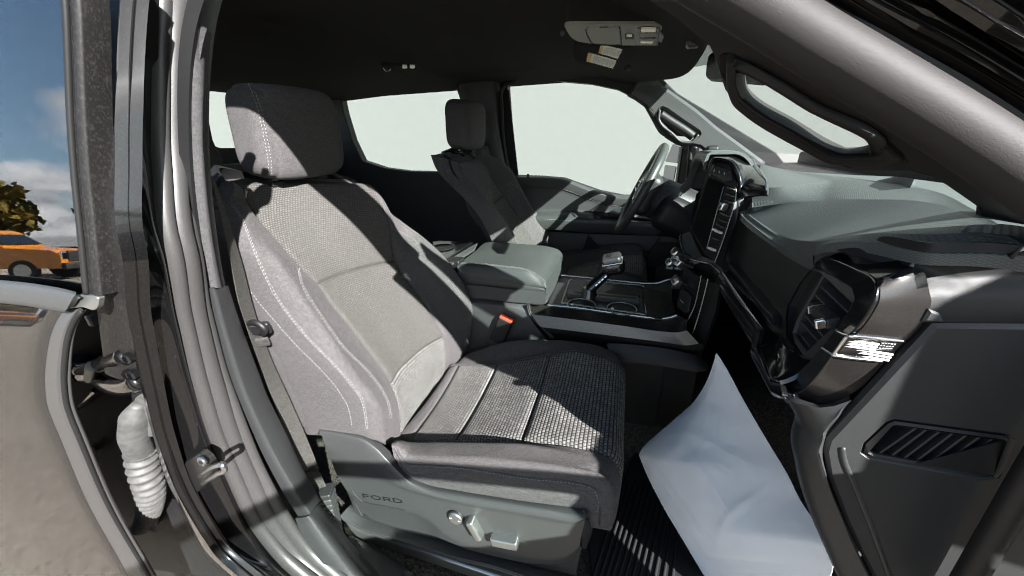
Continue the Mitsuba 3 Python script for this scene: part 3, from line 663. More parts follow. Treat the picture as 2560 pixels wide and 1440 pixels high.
# recessed name plate: a thin raised frame and the sunk letters
fr = onto(shield, dense([(872, 1208), (905, 1252), (960, 1264), (1015, 1275)], 60))
obj('name_frame', tube(fr, .0014, 8), 'plastic', SH)
def letters(text, p0, px_, py_, h, depth=.0012, bold=False, width=None):
    t = meshkit.text_mesh(text, h, depth, bold); v = np.asarray(t.vertices, float); X = np.asarray(px_, float); X /= np.linalg.norm(X); Y = np.asarray(py_, float); Y -= X*np.dot(X, Y); Y /= np.linalg.norm(Y); Z = np.cross(X, Y)
    if width: v[:, 0] *= width/v[:, 0].max()
    return trimesh.Trimesh(np.asarray(p0)+v[:, :1]*X+v[:, 1:2]*Y+v[:, 2:]*Z, t.faces, process=False)
c0, c1, c2 = onto(shield, [(906, 1243), (1008, 1258), (909, 1231)])
wd = np.linalg.norm(c1-c0); obj('lettering', letters('FORD', c0+np.array([0, -.0006, 0]), c1-c0, c2-c0, np.linalg.norm(c2-c0)*.62, .0007, False, wd), 'plastic_dark', SH, smooth=False)
KN = onto(shield, [(1141, 1291)])[0]; yv = np.array([0, -1, 0])
b = obj('round_switch', cyl(KN+[0, .004, 0], KN+[0, -.008, 0], .0165, 36, bev=.0025), 'grey_metal', SH, smooth=30)
th_ = np.linspace(0, 2*np.pi, 40); obj('switch_ring', tube(np.c_[KN[0]+.0180*np.cos(th_), np.full(40, KN[1]-.003), KN[2]+.0180*np.sin(th_)], .0016, 8), 'plastic_dark', b)
for sx in (-1, 1): obj('switch_mark', rbox(.006, .001, .0012, .0004).apply_translation(KN+[sx*.010, -.0083, -.001*sx]), 'ink_light', b, smooth=False)
lv = onto(shield, [(1180, 1290), (1203, 1332)]); ax_ = lv[1]-lv[0]
obj('lever_switch', put(rbox(.017, np.linalg.norm(ax_)+.006, .024, .005), axes((0, -1, 0), np.cross(ax_, (0, -1, 0))), lv.mean(0)+[0, -.008, 0]), 'grey_metal', SH, smooth=40)
lv = onto(shield, [(1232, 1336), (1298, 1349)]); ax_ = lv[1]-lv[0]
obj('slide_switch', put(rbox(np.linalg.norm(ax_), .022, .022, .004), axes((0, -1, 0), ax_), lv.mean(0)+[0, -.006, -.003]), 'grey_metal', SH, smooth=40)
# slide rail cover on the floor under the shield
r0 = L('y', [(850, 1290, .235), (905, 1322, .235), (1000, 1352, .235), (1120, 1388, .235), (1250, 1420, .235), (1420, 1475, .235)]); r1 = L('y', [(868, 1270, .26), (920, 1302, .26), (1010, 1330, .26), (1130, 1362, .26), (1260, 1396, .26), (1430, 1452, .26)])
r2 = L('y', [(880, 1260, .29), (930, 1290, .29), (1010, 1316, .29), (1130, 1350, .29), (1260, 1384, .29), (1430, 1440, .29)])
obj('rail_cover', shell(net([r0+np.array([0, .004, -.02]), r0, r1, r2], 20, 60), .01), 'plastic_light', SEAT)
for yy in (.27, .74): obj('seat_rail', rbox(.62, .04, .04, .008).apply_translation([.14, yy, -.01]), 'grey_metal', SEAT, smooth=40)
obj('lower_side_panel', plate(L('y', [(850, 1190, .262), (905, 1290, .262), (1100, 1345, .262), (1300, 1400, .262), (1456, 1360, .262), (1440, 1440, .262), (1260, 1400, .262), (1100, 1365, .262), (900, 1310, .262)]), .02, (0, 1, 0), .002), 'plastic', SEAT, smooth=30)

# the driver's seat: the same seat in mirror image, 0.9 m further in
DRV = thing('driver_seat', 'shaded dark cloth driver seat behind the steering wheel', 'car seat')
SHIFT = np.array([.075, 0, .03])
def mirrored(d, c):
    v, f, n, uv, _ = meshkit.WRITTEN[d['filename']]; v = np.array(v, float); v[:, 1] = c-v[:, 1]; v += SHIFT; n2 = None if n is None else np.array(n)*[1, -1, 1]
    path = meshkit.write_ply((v, np.array(f)[:, ::-1]), False, uv, None, n2); return {**d, 'filename': path, 'face_normals': n2 is None}
for k in [k for k in scene if k.startswith(SEAT+'__')]:
    if any(s in k for s in ('lettering', 'switch', 'name_frame')): continue
    scene[DRV+k[len(SEAT):]] = mirrored(scene[k], 1.945)
    if k in labels: labels[DRV+k[len(SEAT):]] = dict(labels[k])

# ------------------------------------------------------------------ dashboard
DASH = thing('dashboard', 'dark green grey dashboard with a textured pad and gloss black trim', 'dashboard')
T0 = L('z', [(1885, 402, .835), (1960, 424, .845), (2090, 433, .855), (2200, 438, .86), (2310, 452, .862), (2420, 500, .865), (2560, 585, .866)])
T0 = T0+np.array([.03, 0, -.004])
Tm = L('z', [(1880, 470, .822), (1960, 466, .835), (2080, 452, .846), (2200, 455, .858), (2320, 474, .865), (2430, 522, .868), (2560, 605, .869)])
Tc = L('z', [(1881, 519, .790), (1965, 508, .808), (2069, 500, .828), (2173, 498, .848), (2303, 503, .862), (2423, 540, .869), (2560, 615, .870)])
F2 = L('z', [(1862, 526, .772), (1945, 585, .785), (2034, 604, .815), (2173, 584, .848), (2329, 586, .862), (2444, 589, .866), (2580, 612, .868)])
F3 = L('z', [(1848, 528, .768), (1932, 604, .778), (2022, 655, .800), (2064, 610, .828), (2173, 606, .844), (2330, 633, .851), (2480, 636, .856), (2600, 650, .858)])
F3[2] = P(2022, 655, x=.754)
F4 = np.vstack([L('x', [(1850, 550, .757), (1928, 614, .757), (2020, 672, .757)]), F3[3:]+np.array([0, .002, -.012])])
obj('top_pad', shell(net([T0, Tm], 6, 80, lin=True), .012), 'dash_smooth', DASH)
# the textured pad with soft folds
Q0 = F3[3:]+np.array([0, .001, -.003])
Tm, Tc, F2, F3, F4 = (crv(c, 90) for c in (Tm, Tc, F2, F3, F4))
g = net([Tm, Tm*.96+Tc*.04, Tm*.5+Tc*.5, Tm*.06+Tc*.94, Tc, Tc*.94+F2*.06, Tc*.5+F2*.5, Tc*.06+F2*.94, F2, F2*.9+F3*.1, F2*.4+F3*.6, F3, F4], 80, 160, lin=True)
obj('textured_pad', shell(g, .012), 'dash_soft', DASH)
# plain end of the dashboard towards the front pillar
Q1 = L('y', [(2190, 660, .225), (2260, 690, .21), (2330, 700, .205), (2420, 690, .205), (2600, 690, .205)])
Q2 = L('y', [(2250, 740, .195), (2300, 740, .195), (2335, 745, .195), (2430, 745, .195), (2600, 745, .195)])
Q3 = L('y', [(2290, 806, .192), (2330, 806, .192), (2370, 808, .192), (2460, 810, .192), (2600, 812, .192)])
obj('dash_end', shell(net([Q0, Q1, Q2, Q3], 30, 50), .012), 'plastic_dark', DASH)
# brushed panel and glovebox ledge
G0 = L('x', [(1855, 545, .765), (1940, 613, .768), (2036, 672, .765)]); G1 = L('x', [(1832, 585, .762), (1912, 668, .764), (2005, 722, .760)])
G2 = L('x', [(1815, 632, .760), (1888, 728, .760), (1978, 790, .752)]); G3 = L('x', [(1816, 654, .756), (1884, 762, .750), (1966, 872, .738)]); G4 = G3+np.array([.02, 0, -.02])
obj('brushed_panel', shell(net([G0, G1, G2, G3, G4], 30, 60), .012), 'brushed_panel', DASH)
lo = crv(L('x', [(1820, 656, .745), (1870, 722, .742), (1908, 770, .739), (1930, 793, .738), (1934, 808, .738)]), 50); lo2 = crv(L('x', [(1826, 672, .745), (1872, 735, .742), (1908, 783, .739), (1926, 803, .738), (1932, 812, .738)]), 50)
obj('glovebox_ledge', shell(net([lo+np.array([.02, 0, .003]), lo, lo2, lo2+np.array([.02, 0, -.004])], 16, 50), .004), 'plastic', DASH)
# gloss trim: tray between ledge and hem, then its lower rim
U0 = L('x', [(1822, 672, .755), (1872, 740, .752), (1930, 812, .748), (1970, 865, .742), (2000, 890, .735), (2032, 900, .728)])
U1 = L('x', [(1806, 680, .722), (1850, 745, .718), (1905, 822, .712), (1895, 868, .705), (1930, 950, .698), (1944, 953, .695)])
U1b = L('x', [(1801, 681, .716), (1845, 748, .712), (1902, 824, .706), (1890, 868, .699), (1926, 954, .692), (1950, 960, .690)])
U2 = L('x', [(1788, 700, .712), (1830, 770, .708), (1880, 850, .702), (1876, 880, .698), (1925, 975, .690), (1955, 990, .688)])
U3 = L('x', [(1792, 712, .720), (1838, 795, .716), (1884, 872, .708), (1885, 900, .704), (1932, 990, .696), (1960, 998, .694)])
for a_ in (): pass
obj('gloss_tray', shell(net([U0, crv(U0, 90, True)*.4+crv(U1, 90, True)*.6+np.array([.004, 0, -.003]), U1], 20, 80, linv=True), .005), 'piano_black', DASH)
obj('tray_hem', tube(crv(U1, 120, True), .0016, 8), 'satin_chrome', DASH)
obj('tray_rim', shell(net([U1b, U2, U3], 14, 80, linv=True), .006), 'piano_black', DASH)
# outboard air vent: housing, slats, tab, C-shaped gloss surround with a plated badge
def z2(pts): return [(1780+a_/3.2, 600+b_/3.2, *c) for a_, b_, *c in pts]
hs = L('x', z2([(800, 215, .745), (700, 330, .742), (590, 520, .736), (570, 620, .732), (580, 790, .726), (700, 940, .722), (790, 960, .720), (880, 880, .722), (1000, 700, .724), (1130, 560, .726), (1140, 400, .730), (1110, 350, .732), (880, 235, .742)]))
sl_o = L('x', z2([(880, 300, .738), (1110, 365, .732), (1128, 470, .730), (1085, 570, .728), (995, 695, .726), (870, 868, .724), (800, 950, .724), (680, 800, .727), (662, 745, .729), (690, 650, .731), (770, 500, .734)]))
obj('vent_housing', plate(hs, .012, (1, .0, 0), .004, [sl_o]), 'plastic', DASH, smooth=35)
VENT = obj('vent_box', shell(np.stack([np.vstack([sl_o, sl_o[:1]])+np.array([.002, 0, 0]), np.vstack([sl_o, sl_o[:1]])*.5+sl_o.mean(0)*.5+np.array([.07, 0, 0]), np.tile(sl_o.mean(0)+np.array([.075, 0, 0]), (len(sl_o)+1, 1))]), .004), 'rubber_black', DASH)
for (x0, y0, x1, y1) in ((866, 368, 1092, 550), (824, 443, 1048, 628), (782, 515, 1000, 690), (738, 598, 930, 790), (702, 662, 898, 822), (688, 738, 838, 905), (672, 790, 808, 935)):
    (pa, qa, _), (pb, qb, _) = z2([(x0, y0, 0), (x1, y1, 0)]); A_, B_ = P(pa, qa, x=.735), P(pb, qb, x=.730); u_ = B_-A_
    obj('slat', put(rbox(np.linalg.norm(u_), .020, .0035, .0012), axes((-.35, 0, .94), u_), (A_+B_)/2+np.array([.010, 0, 0])), 'plastic_light', VENT, smooth=40)
for (x0, y0, x1, y1) in ((905, 330, 880, 470), (960, 470, 930, 520), (860, 520, 800, 640), (790, 640, 760, 700), (820, 690, 790, 790)):
    (pa, qa, _), (pb, qb, _) = z2([(x0, y0, 0), (x1, y1, 0)]); A_, B_ = P(pa, qa, x=.752), P(pb, qb, x=.748)
    obj('rear_vane', tube([A_, B_], .0018, 6), 'plastic', VENT)
ta, tb = [P(*z2([p_])[0][:2], x=.712) for p_ in ((790, 575, 0), (900, 665, 0))]; u_ = tb-ta
tab = obj('vent_tab', put(rbox(np.linalg.norm(u_)*1.1, .016, .014, .003), axes((-.3, 0, .95), u_), (ta+tb)/2+np.array([.008, 0, .002])), 'plastic', VENT, smooth=40)
obj('tab_tip', put(rbox(.005, .011, .012, .002), axes((-.3, 0, .95), u_), tb+np.array([-.004, -.001, -.001])), 'chrome', tab, smooth=40)
obj('tab_edge', put(rbox(.003, .017, .010, .001), axes((-.3, 0, .95), u_), ta-u_*.1+np.array([.006, 0, .003])), 'satin_chrome', tab, smooth=40)
St = [  # (inner, ridge, rear edge) of the surround, in steps around it
    ((808, 196, .285), (808, 122, .285), (935, 58, .262)), ((880, 238, .27), (862, 128, .272), (1010, 66, .245)), ((985, 298, .25), (985, 160, .25), (1180, 82, .225)), ((1075, 350, .232), (1150, 232, .222), (1390, 104, .205)), ((1118, 385, .222), (1265, 288, .205), (1600, 215, .196)), ((1132, 430, .218), (1306, 330, .20), (1695, 262, .194)),
    ((1138, 480, .216), (1312, 410, .20), (1728, 390, .194)), ((1112, 545, .216), (1296, 500, .20), (1742, 520, .194)), ((1075, 600, .218), (1240, 600, .20), (1692, 640, .194)), ((1005, 692, .222), (1112, 752, .205), (1545, 802, .195)),
    ((935, 785, .226), (1030, 840, .208), (1460, 890, .196)), ((870, 868, .230), (958, 925, .212), (1378, 982, .197)), ((800, 950, .235), (890, 1020, .215), (1290, 1085, .198)), ((735, 1015, .24), (800, 1130, .217), (1190, 1182, .20)), ((650, 1088, .25), (700, 1215, .222), (1010, 1285, .205)), ((560, 1120, .262), (610, 1240, .235), (800, 1330, .215)), ((520, 1118, .272), (545, 1235, .25), (600, 1290, .235))]
xs_ = np.interp(np.arange(17), [0, 3, 6, 9, 12, 16], [.741, .729, .723, .721, .719, .712])
inn_, rid_ = [np.array([P(*z2([s[i]])[0][:2], x=xs_[k]-dx) for k, s in enumerate(St)]) for i, dx in ((0, 0), (1, .003))]
out_ = [np.array(P(*z2([s[2]])[0][:2], **({'x': xs_[k]+.036} if k < 4 else {'y': max(s[2][2], .194)}))) for k, s in enumerate(St)]
inn_, rid_, out_ = map(np.array, (inn_, rid_, out_))
def surround(i0, i1, lift=0.0):
    I, Rr, O = inn_[i0:i1], rid_[i0:i1], out_[i0:i1]; dn = np.array([0, -1, 0])*lift
    g_ = net([I+np.array([.014, .004, 0]), I+dn*.5, Rr*.93+I*.07+dn, Rr*.975+I*.0125+O*.0125+dn, Rr*.95+O*.05+dn, O+dn, O+np.array([.0, .015, 0])], 60, 20*(i1-i0), lin=True); return shell(g_, .004)
sr = obj('vent_surround', surround(0, 10), 'piano_black', DASH, label='gloss black angular surround of the outboard air vent')
obj('surround_foot', surround(11, 17), 'flecked_trim', DASH); obj('surround_side', shell(net([rid_[5:10]*.93+out_[5:10]*.07+np.array([0, -.0012, 0]), out_[5:10]+np.array([0, -.0012, 0])], 10, 40), .001), 'flecked_trim', sr)
bm = surround(9, 12, .0012); bd = obj('badge_band', bm, 'piano_black', DASH)
for nm_, p_, r_ in (('band_edge', [(990, 705), (1008, 728), (1060, 755), (1108, 768), (1200, 775), (1400, 795), (1530, 806)], .0022), ('band_edge', [(880, 866), (915, 890), (965, 918), (1020, 932), (1200, 955), (1360, 972)], .0018), ('band_corner', [(1075, 775), (1020, 850), (975, 912)], .0018)):
    obj(nm_, tube(crv(onto(bm, dense([q_[:2] for q_ in z2(p_)], 40), .0012), 50), r_, 8), 'chrome', bd)
BQ = onto(bm, z2([(1075, 815), (1380, 850), (1030, 905)])); BN = np.cross(BQ[1]-BQ[0], BQ[2]-BQ[0]); BN /= np.linalg.norm(BN); BN = BN if BN[1] < 0 else -BN
def badge(s, t):
    (x, y), = z2([((1068+(1500-1068)*s)*(1-t)+(1005+(1400-1005)*s)*t, (800+(822-800)*s)*(1-t)+(915+(955-915)*s)*t)]); return PP(x, y, BQ[0]+BN*.0004, BN)
for i in range(6):
    t_ = (i+.5)/6; a_, b_ = badge(.04, t_), badge(.60 if i < 3 else .95, t_)
    obj('badge_stripe', put(rbox(np.linalg.norm(b_-a_), .0026, .002, .0006), axes((0, -1, 0), b_-a_), (a_+b_)/2+np.array([0, -.0006, 0])), 'bright_silver', bd, smooth=40)
q = [badge(.66, .04), badge(.95, .04), badge(.95, .46), badge(.66, .46)]
obj('badge_field', plate(np.array(q)+np.array([0, -.0006, 0]), .001, (0, 1, 0), .0003), 'plastic_dark', bd, smooth=False)
for i in range(3):
    for j in range(5):
        obj('badge_dot', rbox(.0020, .0008, .0020, .0003).apply_translation(badge(.70+.055*j, .11+.14*i)+np.array([0, -.0008, 0])), 'satin_chrome', bd, smooth=False)
obj('red_mark', put(rbox(.010, .003, .002, .0006), axes((-1, 0, 0), P(1998, 935, x=.68)-P(1988, 941, x=.68)), P(1993, 938, y=.258)+np.array([-.006, -.004, 0])), 'red_plastic', DASH, smooth=40)
obj('hem_clip', shell(net([L('y', z2([(505, 1222, .236), (560, 1250, .236), (680, 1252, .226)])), L('y', z2([(520, 1235, .234), (580, 1268, .234), (665, 1272, .226)]))], 3, 12), .003), 'satin_chrome', DASH)
obj('wedge_bracket', plate(L('y', z2([(1690, 655, .188), (1745, 560, .188), (1830, 590, .188), (1865, 665, .188)])), .01, (0, 1, 0), .002), 'plastic_light', DASH, smooth=30)

# centre stack: hood, screen, vents, keys, switches
HOOD = L('y', [(1733, 392, 1.06), (1738, 386, 1.04), (1770, 384, .96), (1800, 388, .90)]); HB = L('z', [(1745, 375, .86), (1760, 376, .862), (1800, 380, .864), (1880, 395, .864)])
ho0 = L('y', [(1769, 440, .93), (1771, 418, .925), (1774, 404, .92), (1783, 394, .905), (1807, 396, .872), (1829, 406, .84), (1839, 420, .826), (1848, 440, .818), (1850, 468, .812), (1842, 500, .81)])
ho1 = L('y', [(1773, 440, .925), (1775, 420, .92), (1779, 408, .915), (1787, 400, .90), (1806, 403, .872), (1823, 413, .846), (1831, 425, .834), (1838, 445, .826), (1840, 468, .82), (1832, 500, .818)])
hr = L('z', [(1786, 388, .868), (1789, 386, .868), (1794, 383, .868), (1802, 380, .868), (1832, 380, .868), (1862, 386, .867), (1882, 402, .866), (1902, 425, .862), (1917, 455, .850), (1917, 486, .832)])
STK = obj('screen_hood', shell(net([crv(ho1, 90)+np.array([.014, .002, 0]), crv(ho1, 90), crv(ho0, 90), crv(ho0, 90)*.95+crv(hr, 90)*.05+np.array([0, 0, .0015]), crv(ho0, 90)*.5+crv(hr, 90)*.5+np.array([0, 0, .004]), crv(hr, 90)], 40, 90), .006), 'piano_black', DASH)
obj('hood_edge', tube(crv(L('z', [(1884, 400, .868), (1898, 425, .865), (1915, 452, .856), (1917, 478, .838)]), 30)+np.array([-.001, 0, .002]), .0016, 8), 'satin_chrome', STK)
SP = np.array([P(1775, 412, y=.942), P(1836, 440, y=.835), P(1772, 655, y=.808), P(1728, 585, y=.914)]); s0 = SP.mean(0); SN = np.linalg.svd(SP-s0)[2][2]; SN = SN if SN[0] < 0 else -SN
def sp(pix, off=0.0): return np.array([PP(x, y, s0+SN*off, SN) for x, y in pix])
def z1(pts): return [(1620+a_/3, 340+b_/3) for a_, b_ in pts]
face = sp(z1([(455, 195), (480, 180), (620, 205), (650, 300), (655, 385), (600, 640), (490, 935), (420, 890), (312, 700), (360, 560)]))
obj('stack_face', plate(face, .03, -SN, .003), 'plastic_dark', STK, smooth=35)
scr = sp(z1([(440, 335), (455, 308), (560, 352), (568, 372), (438, 850), (425, 862), (330, 715), (328, 690), (385, 520)]), .002)
obj('screen', plate(rounded(scr, .006), .004, -SN, .001), 'tint', STK, smooth=False)
keyp = sp(z1([(475, 215), (620, 262), (632, 330), (575, 345), (445, 275)]), .003); obj('key_panel', plate(keyp, .004, -SN, .001), 'plastic_light', STK, smooth=30)
for x0 in (0, 38, 76):
    q = sp(z1([(490+x0, 238+x0*.30), (520+x0, 247+x0*.30), (510+x0, 282+x0*.30), (480+x0, 271+x0*.30)]), .0055); kk_ = obj('push_key', plate(rounded(q, .002, 3), .004, -SN, .0006), 'plastic', STK, smooth=30)
    q = sp(z1([(495+x0, 247+x0*.30), (500+x0, 249+x0*.30), (496+x0, 268+x0*.30), (491+x0, 266+x0*.30)]), .006); obj('key_mark', plate(q, .0006, -SN, 0), 'ink_light', kk_, smooth=False)
ve = sp(z1([(590, 372), (655, 388), (600, 640), (548, 760), (500, 912), (432, 880), (500, 690)]), .0015); obj('stack_vent', plate(ve, .004, -SN, .0005), 'rubber_black', STK, smooth=False)
for (x0, y0, x1, y1, m_) in ((602, 388, 655, 405, 'grey_metal'), (592, 436, 645, 455, 'grey_metal'), (582, 484, 632, 503, 'grey_metal'), (548, 578, 600, 602, 'grey_metal'), (535, 622, 585, 648, 'grey_metal'), (520, 660, 570, 690, 'grey_metal'), (492, 700, 550, 728, 'label_white'), (488, 765, 528, 782, 'grey_metal'), (458, 838, 502, 858, 'label_white')):
    A_, B_ = sp(z1([(x0, y0), (x1, y1)]), .005); u_ = B_-A_; th_ = .0022 if m_ == 'grey_metal' else .006
    obj('stack_slat', put(rbox(np.linalg.norm(u_), .010, th_, th_*.3), axes(np.cross(SN, u_), u_), (A_+B_)/2), m_, STK, smooth=40)
A_, = sp(z1([(568, 530)]), .012); obj('stack_vent_tab', put(rbox(.014, .022, .020, .005), axes(SN, (0, 1, 0)), A_), 'chrome', STK, smooth=40)
obj('stack_side_strip', tube(crv(sp(z1([(660, 400), (655, 480), (610, 640), (560, 790), (500, 950)]), .003), 40), .0014, 8), 'grey_metal', STK)
# cheek between the screen and the glovebox
g = net([sp(z1([(655, 385), (650, 470), (610, 640), (560, 780), (495, 940)]), 0), L('y', [(1848, 520, .80), (1840, 555, .80), (1822, 600, .80), (1812, 640, .80), (1800, 668, .80)])], 8, 40)
obj('stack_cheek', shell(g, .006), 'plastic', STK)
# shelf below the screen and its gloss lip
l0 = L('y', [(1703, 588, 1.0), (1702, 600, .985), (1716, 640, .94), (1728, 650, .92), (1780, 665, .83), (1806, 690, .80)])
l1 = L('y', [(1697, 600, 1.0), (1700, 615, .985), (1712, 652, .94), (1725, 660, .92), (1778, 678, .83), (1803, 700, .80)]); l2 = L('y', [(1700, 612, 1.0), (1706, 632, .985), (1718, 664, .94), (1730, 672, .92), (1780, 696, .835), (1795, 712, .81)])
l00 = L('y', [(1725, 578, .97), (1730, 590, .955), (1745, 625, .92), (1755, 640, .90), (1790, 655, .83), (1808, 676, .80)])
obj('stack_shelf', shell(net([l00, l0], 4, 50), .006), 'plastic_light', DASH); obj('shelf_lip', shell(net([l0+np.array([0, 0, .002]), l1, l2, l2+np.array([.02, 0, -.01])], 20, 60), .006), 'piano_black', DASH)
obj('lip_edge', tube(crv(l0+np.array([-.002, 0, .003]), 60), .0018, 8), 'satin_chrome', DASH)
# lower stack with its two key blocks and the chrome toggles
lw = [L('y', [(1712, 664, .92), (1700, 720, .92), (1690, 780, .92), (1690, 830, .92)]), L('y', [(1745, 690, .86), (1732, 760, .86), (1722, 800, .86), (1718, 850, .86)]), L('y', [(1780, 706, .81), (1760, 780, .81), (1745, 820, .81), (1735, 855, .81)]), L('y', [(1800, 712, .79), (1790, 770, .785), (1770, 830, .78), (1755, 865, .78)])]
LS = obj('lower_stack', shell(net(lw, 24, 40), .012), 'plastic_dark', DASH)
obj('stack_strip', tube(crv(L('y', [(1775, 698, .805), (1757, 770, .805), (1735, 838, .805)])+np.array([-.006, -.004, .002]), 30), .0016, 8), 'satin_chrome', LS)
obj('stack_strip', tube(crv(L('y', [(1758, 690, .835), (1745, 752, .835), (1722, 805, .835)])+np.array([-.006, -.004, .002]), 30), .0012, 8), 'satin_chrome', LS)
lpn = np.array([-.8, -.5, .33]); lpn /= np.linalg.norm(lpn); l0p = P(1722, 745, y=.875)
def lp(pix, off=0.0): return np.array([PP(x, y, l0p+lpn*off, lpn) for x, y in pix])
for blk, tx in (([(1718, 670), (1742, 690), (1735, 718), (1730, 722), (1708, 706), (1710, 690)], ((1719, 696), (1724, 700))), ([(1705, 719), (1728, 738), (1720, 780), (1710, 784), (1690, 765), (1693, 748)], ((1700, 749), (1709, 758)))):
    kb = obj('key_block', plate(rounded(lp(blk, .012), .006, 4), .014, -lpn, .002), 'plastic_dark', LS, smooth=35)
    A_, B_ = lp(tx, .0128); dn = np.array([0, 0, -.006])
    for j in range(1 if tx[0][1] < 700 else 2): obj('key_print', put(rbox(np.linalg.norm(B_-A_)*(1-.2*j), .0012, .0005, .0002), axes(lpn, B_-A_), (A_+B_)/2+dn*j), 'ink_light', kb, smooth=False)
for x, y, s in ((1689, 631, 1), (1675, 657, 1), (1698, 656, 1.1), (1692, 703, 1.25)):
    c_ = P(x, y, y=.90); tg = obj('toggle_switch', put(rbox(.026*s, .022*s, .020*s, .006), axes((-.8, -.4, .45), (0, 1, .2)), c_), 'chrome', DASH, smooth=40)
    obj('toggle_stem', cyl(c_, c_+np.array([.04, .0, -.012]), .007, 12), 'plastic_dark', tg, smooth=40)
    obj('toggle_face', put(rbox(.020*s, .004, .016*s, .0015), axes((0, -.3, 1), (1, 0, 0)), c_+np.array([0, 0, -.013*s])), 'satin_chrome', tg, smooth=40)
# underside, knee panel and kick trim
obj('knee_panel', shell(net([U3+np.array([.012, .012, -.004]), U3+np.array([.10, .02, -.10]), U3+np.array([.22, .03, -.30])], 16, 40), .01), 'plastic_dark', DASH)
obj('footwell_wall', rbox(.04, .60, .75, .01).apply_translation([1.10, .50, .33]), 'plastic_dark', DASH, smooth=40)
obj('dash_core', rbox(.30, 1.45, .16, .03).apply_translation([1.0, .98, .72]), 'plastic_dark', DASH, smooth=40)
k0 = L('y', [(1985, 990, .22), (2010, 1030, .215), (2022, 1075, .21), (2012, 1110, .205), (2020, 1180, .20), (2052, 1290, .198), (2090, 1380, .195), (2130, 1470, .19)])
k1 = L('y', [(2050, 1012, .205), (2068, 1040, .20), (2056, 1090, .195), (2047, 1120, .192), (2055, 1185, .19), (2090, 1290, .19), (2130, 1380, .188), (2170, 1470, .185)])
k2 = L('y', [(2130, 1000, .20), (2105, 1035, .195), (2066, 1094, .192), (2058, 1120, .19), (2066, 1185, .188), (2105, 1290, .188), (2145, 1380, .186), (2190, 1470, .183)])
kk0 = k0+np.array([.09, .10, -.02])
KICK = obj('kick_trim', shell(net([kk0, k0, k1, k2], 30, 70), .008), 'plastic', DASH)
obj('footwell_side', plate(np.array([[.98, .21, .68], [1.2, .21, .68], [1.2, .21, -.1], [.98, .21, -.1]]), .02, (0, 1, 0), .002), 'plastic_dark', DASH, smooth=False)
# end cover of the dashboard, with the slotted outlet
ec = L('y', [(2338, 812), (2700, 816), (2700, 1500), (2215, 1500), (2150, 1380), (2110, 1290), (2072, 1190), (2062, 1130), (2070, 1100)], .186)
def z3(pts): return [(1400+a_/2.207, 800+b_/2.207) for a_, b_ in pts]
slot = L('y', z3([(1690, 690), (1815, 575), (1850, 562), (2460, 645), (2480, 665), (2420, 830), (2400, 862), (2330, 870), (1710, 755), (1678, 735)]), .186)
EC = obj('end_cover', plate(ec, .012, (0, 1, 0), .004, [slot]), 'plastic', DASH, smooth=35, label='grained panel covering the dashboard end below the vent')
b0 = L('y', z3([(2600, 560), (2150, 550), (1760, 538), (1640, 575), (1585, 640), (1570, 720), (1620, 880), (1800, 1420)]), .1845); b1 = L('y', z3([(2600, 540), (2150, 520), (1700, 522), (1560, 600), (1490, 690), (1490, 790), (1560, 960), (1740, 1420)]), .1835)
obj('cover_bevel', tube(crv(L('y', z3([(1555, 700), (1562, 760), (1620, 900), (1720, 1150), (1810, 1400), (1850, 1500)]), .1868), 60), .0035, 10), 'plastic', EC)
g_ = L('y', z3([(1755, 725), (1745, 715), (1860, 600), (1880, 590), (2420, 660), (2425, 680), (2370, 830), (2350, 838)]), .186)
GR = obj('slot_frame', plate(np.vstack([slot*1.0+np.array([0, -.0015, 0])]), .006, (0, 1, 0), .0025, [slot.mean(0)+(slot-slot.mean(0))*np.array([.93, 1, .80])]), 'plastic_dark', EC, smooth=35)
obj('slot_back', plate(slot.mean(0)+(slot-slot.mean(0))*.99+np.array([0, .03, 0]), .004, (0, 1, 0), 0), 'rubber_black', GR, smooth=False)
for (x0, y0, x1, y1) in ((1722, 738, 1932, 590), (1792, 750, 2002, 588), (1862, 762, 2075, 598), (1932, 775, 2148, 608), (2002, 787, 2222, 618), (2072, 797, 2295, 628), (2145, 808, 2365, 642)):
    (xa, ya), (xb, yb) = z3([(x0, y0), (x1, y1)]); A_, B_ = P(xa, ya, y=.189), P(xb, yb, y=.189); u_ = B_-A_
    obj('slat', put(rbox(np.linalg.norm(u_), .022, .0026, .0009), axes(np.cross(u_, (0, 1, 0.0)), u_), (A_+B_)/2+np.array([.006, .011, .0])), 'plastic', GR, smooth=40)
obj('lower_doorway_seal', tube(crv(L('y', [(2800, 830), (2650, 1070), (2590, 1165), (2490, 1330), (2405, 1470), (2360, 1540)], .165), 40), .012, 14), 'plastic_dark', CAB)

# ------------------------------------------------------------------ centre console
CON = thing('centre_console', 'grey green centre console with padded armrest, gear lever and cup holders', 'console')
def z4(pts): return [(1080+p[0]/3.657, 580+p[1]/3.657, *p[2:]) for p in pts]
# armrest lid: a padded body lofted from its near edge over the top to its far edge
n0 = L('y', z4([(235, 320), (245, 400), (280, 462), (500, 490), (700, 512), (1020, 538), (1040, 530)]), .806)
n1 = L('y', z4([(228, 318), (250, 360), (300, 400), (500, 430), (700, 452), (960, 490), (1040, 500)]), .796)
n2 = L('y', z4([(232, 305), (255, 292), (330, 290), (620, 312), (850, 345), (960, 400), (1042, 478)]), .815)
n3 = L('y', z4([(240, 296), (262, 275), (340, 265), (640, 285), (880, 315), (1000, 370), (1056, 450)]), .845)
n4 = L('y', z4([(380, 190), (400, 175), (500, 165), (760, 180), (960, 205), (1100, 260), (1130, 330)]), .96)
n5 = L('y', z4([(480, 105), (500, 96), (600, 92), (850, 112), (1010, 125), (1150, 160), (1188, 200)]), 1.12)
n6 = n5+np.array([0, .03, -.03])
lid = shell(net([n0, n1, n2, n3, n4, n5, n6], 60, 90), vec=(0, 0, -.012)); LID = obj('armrest', lid, 'vinyl', CON)
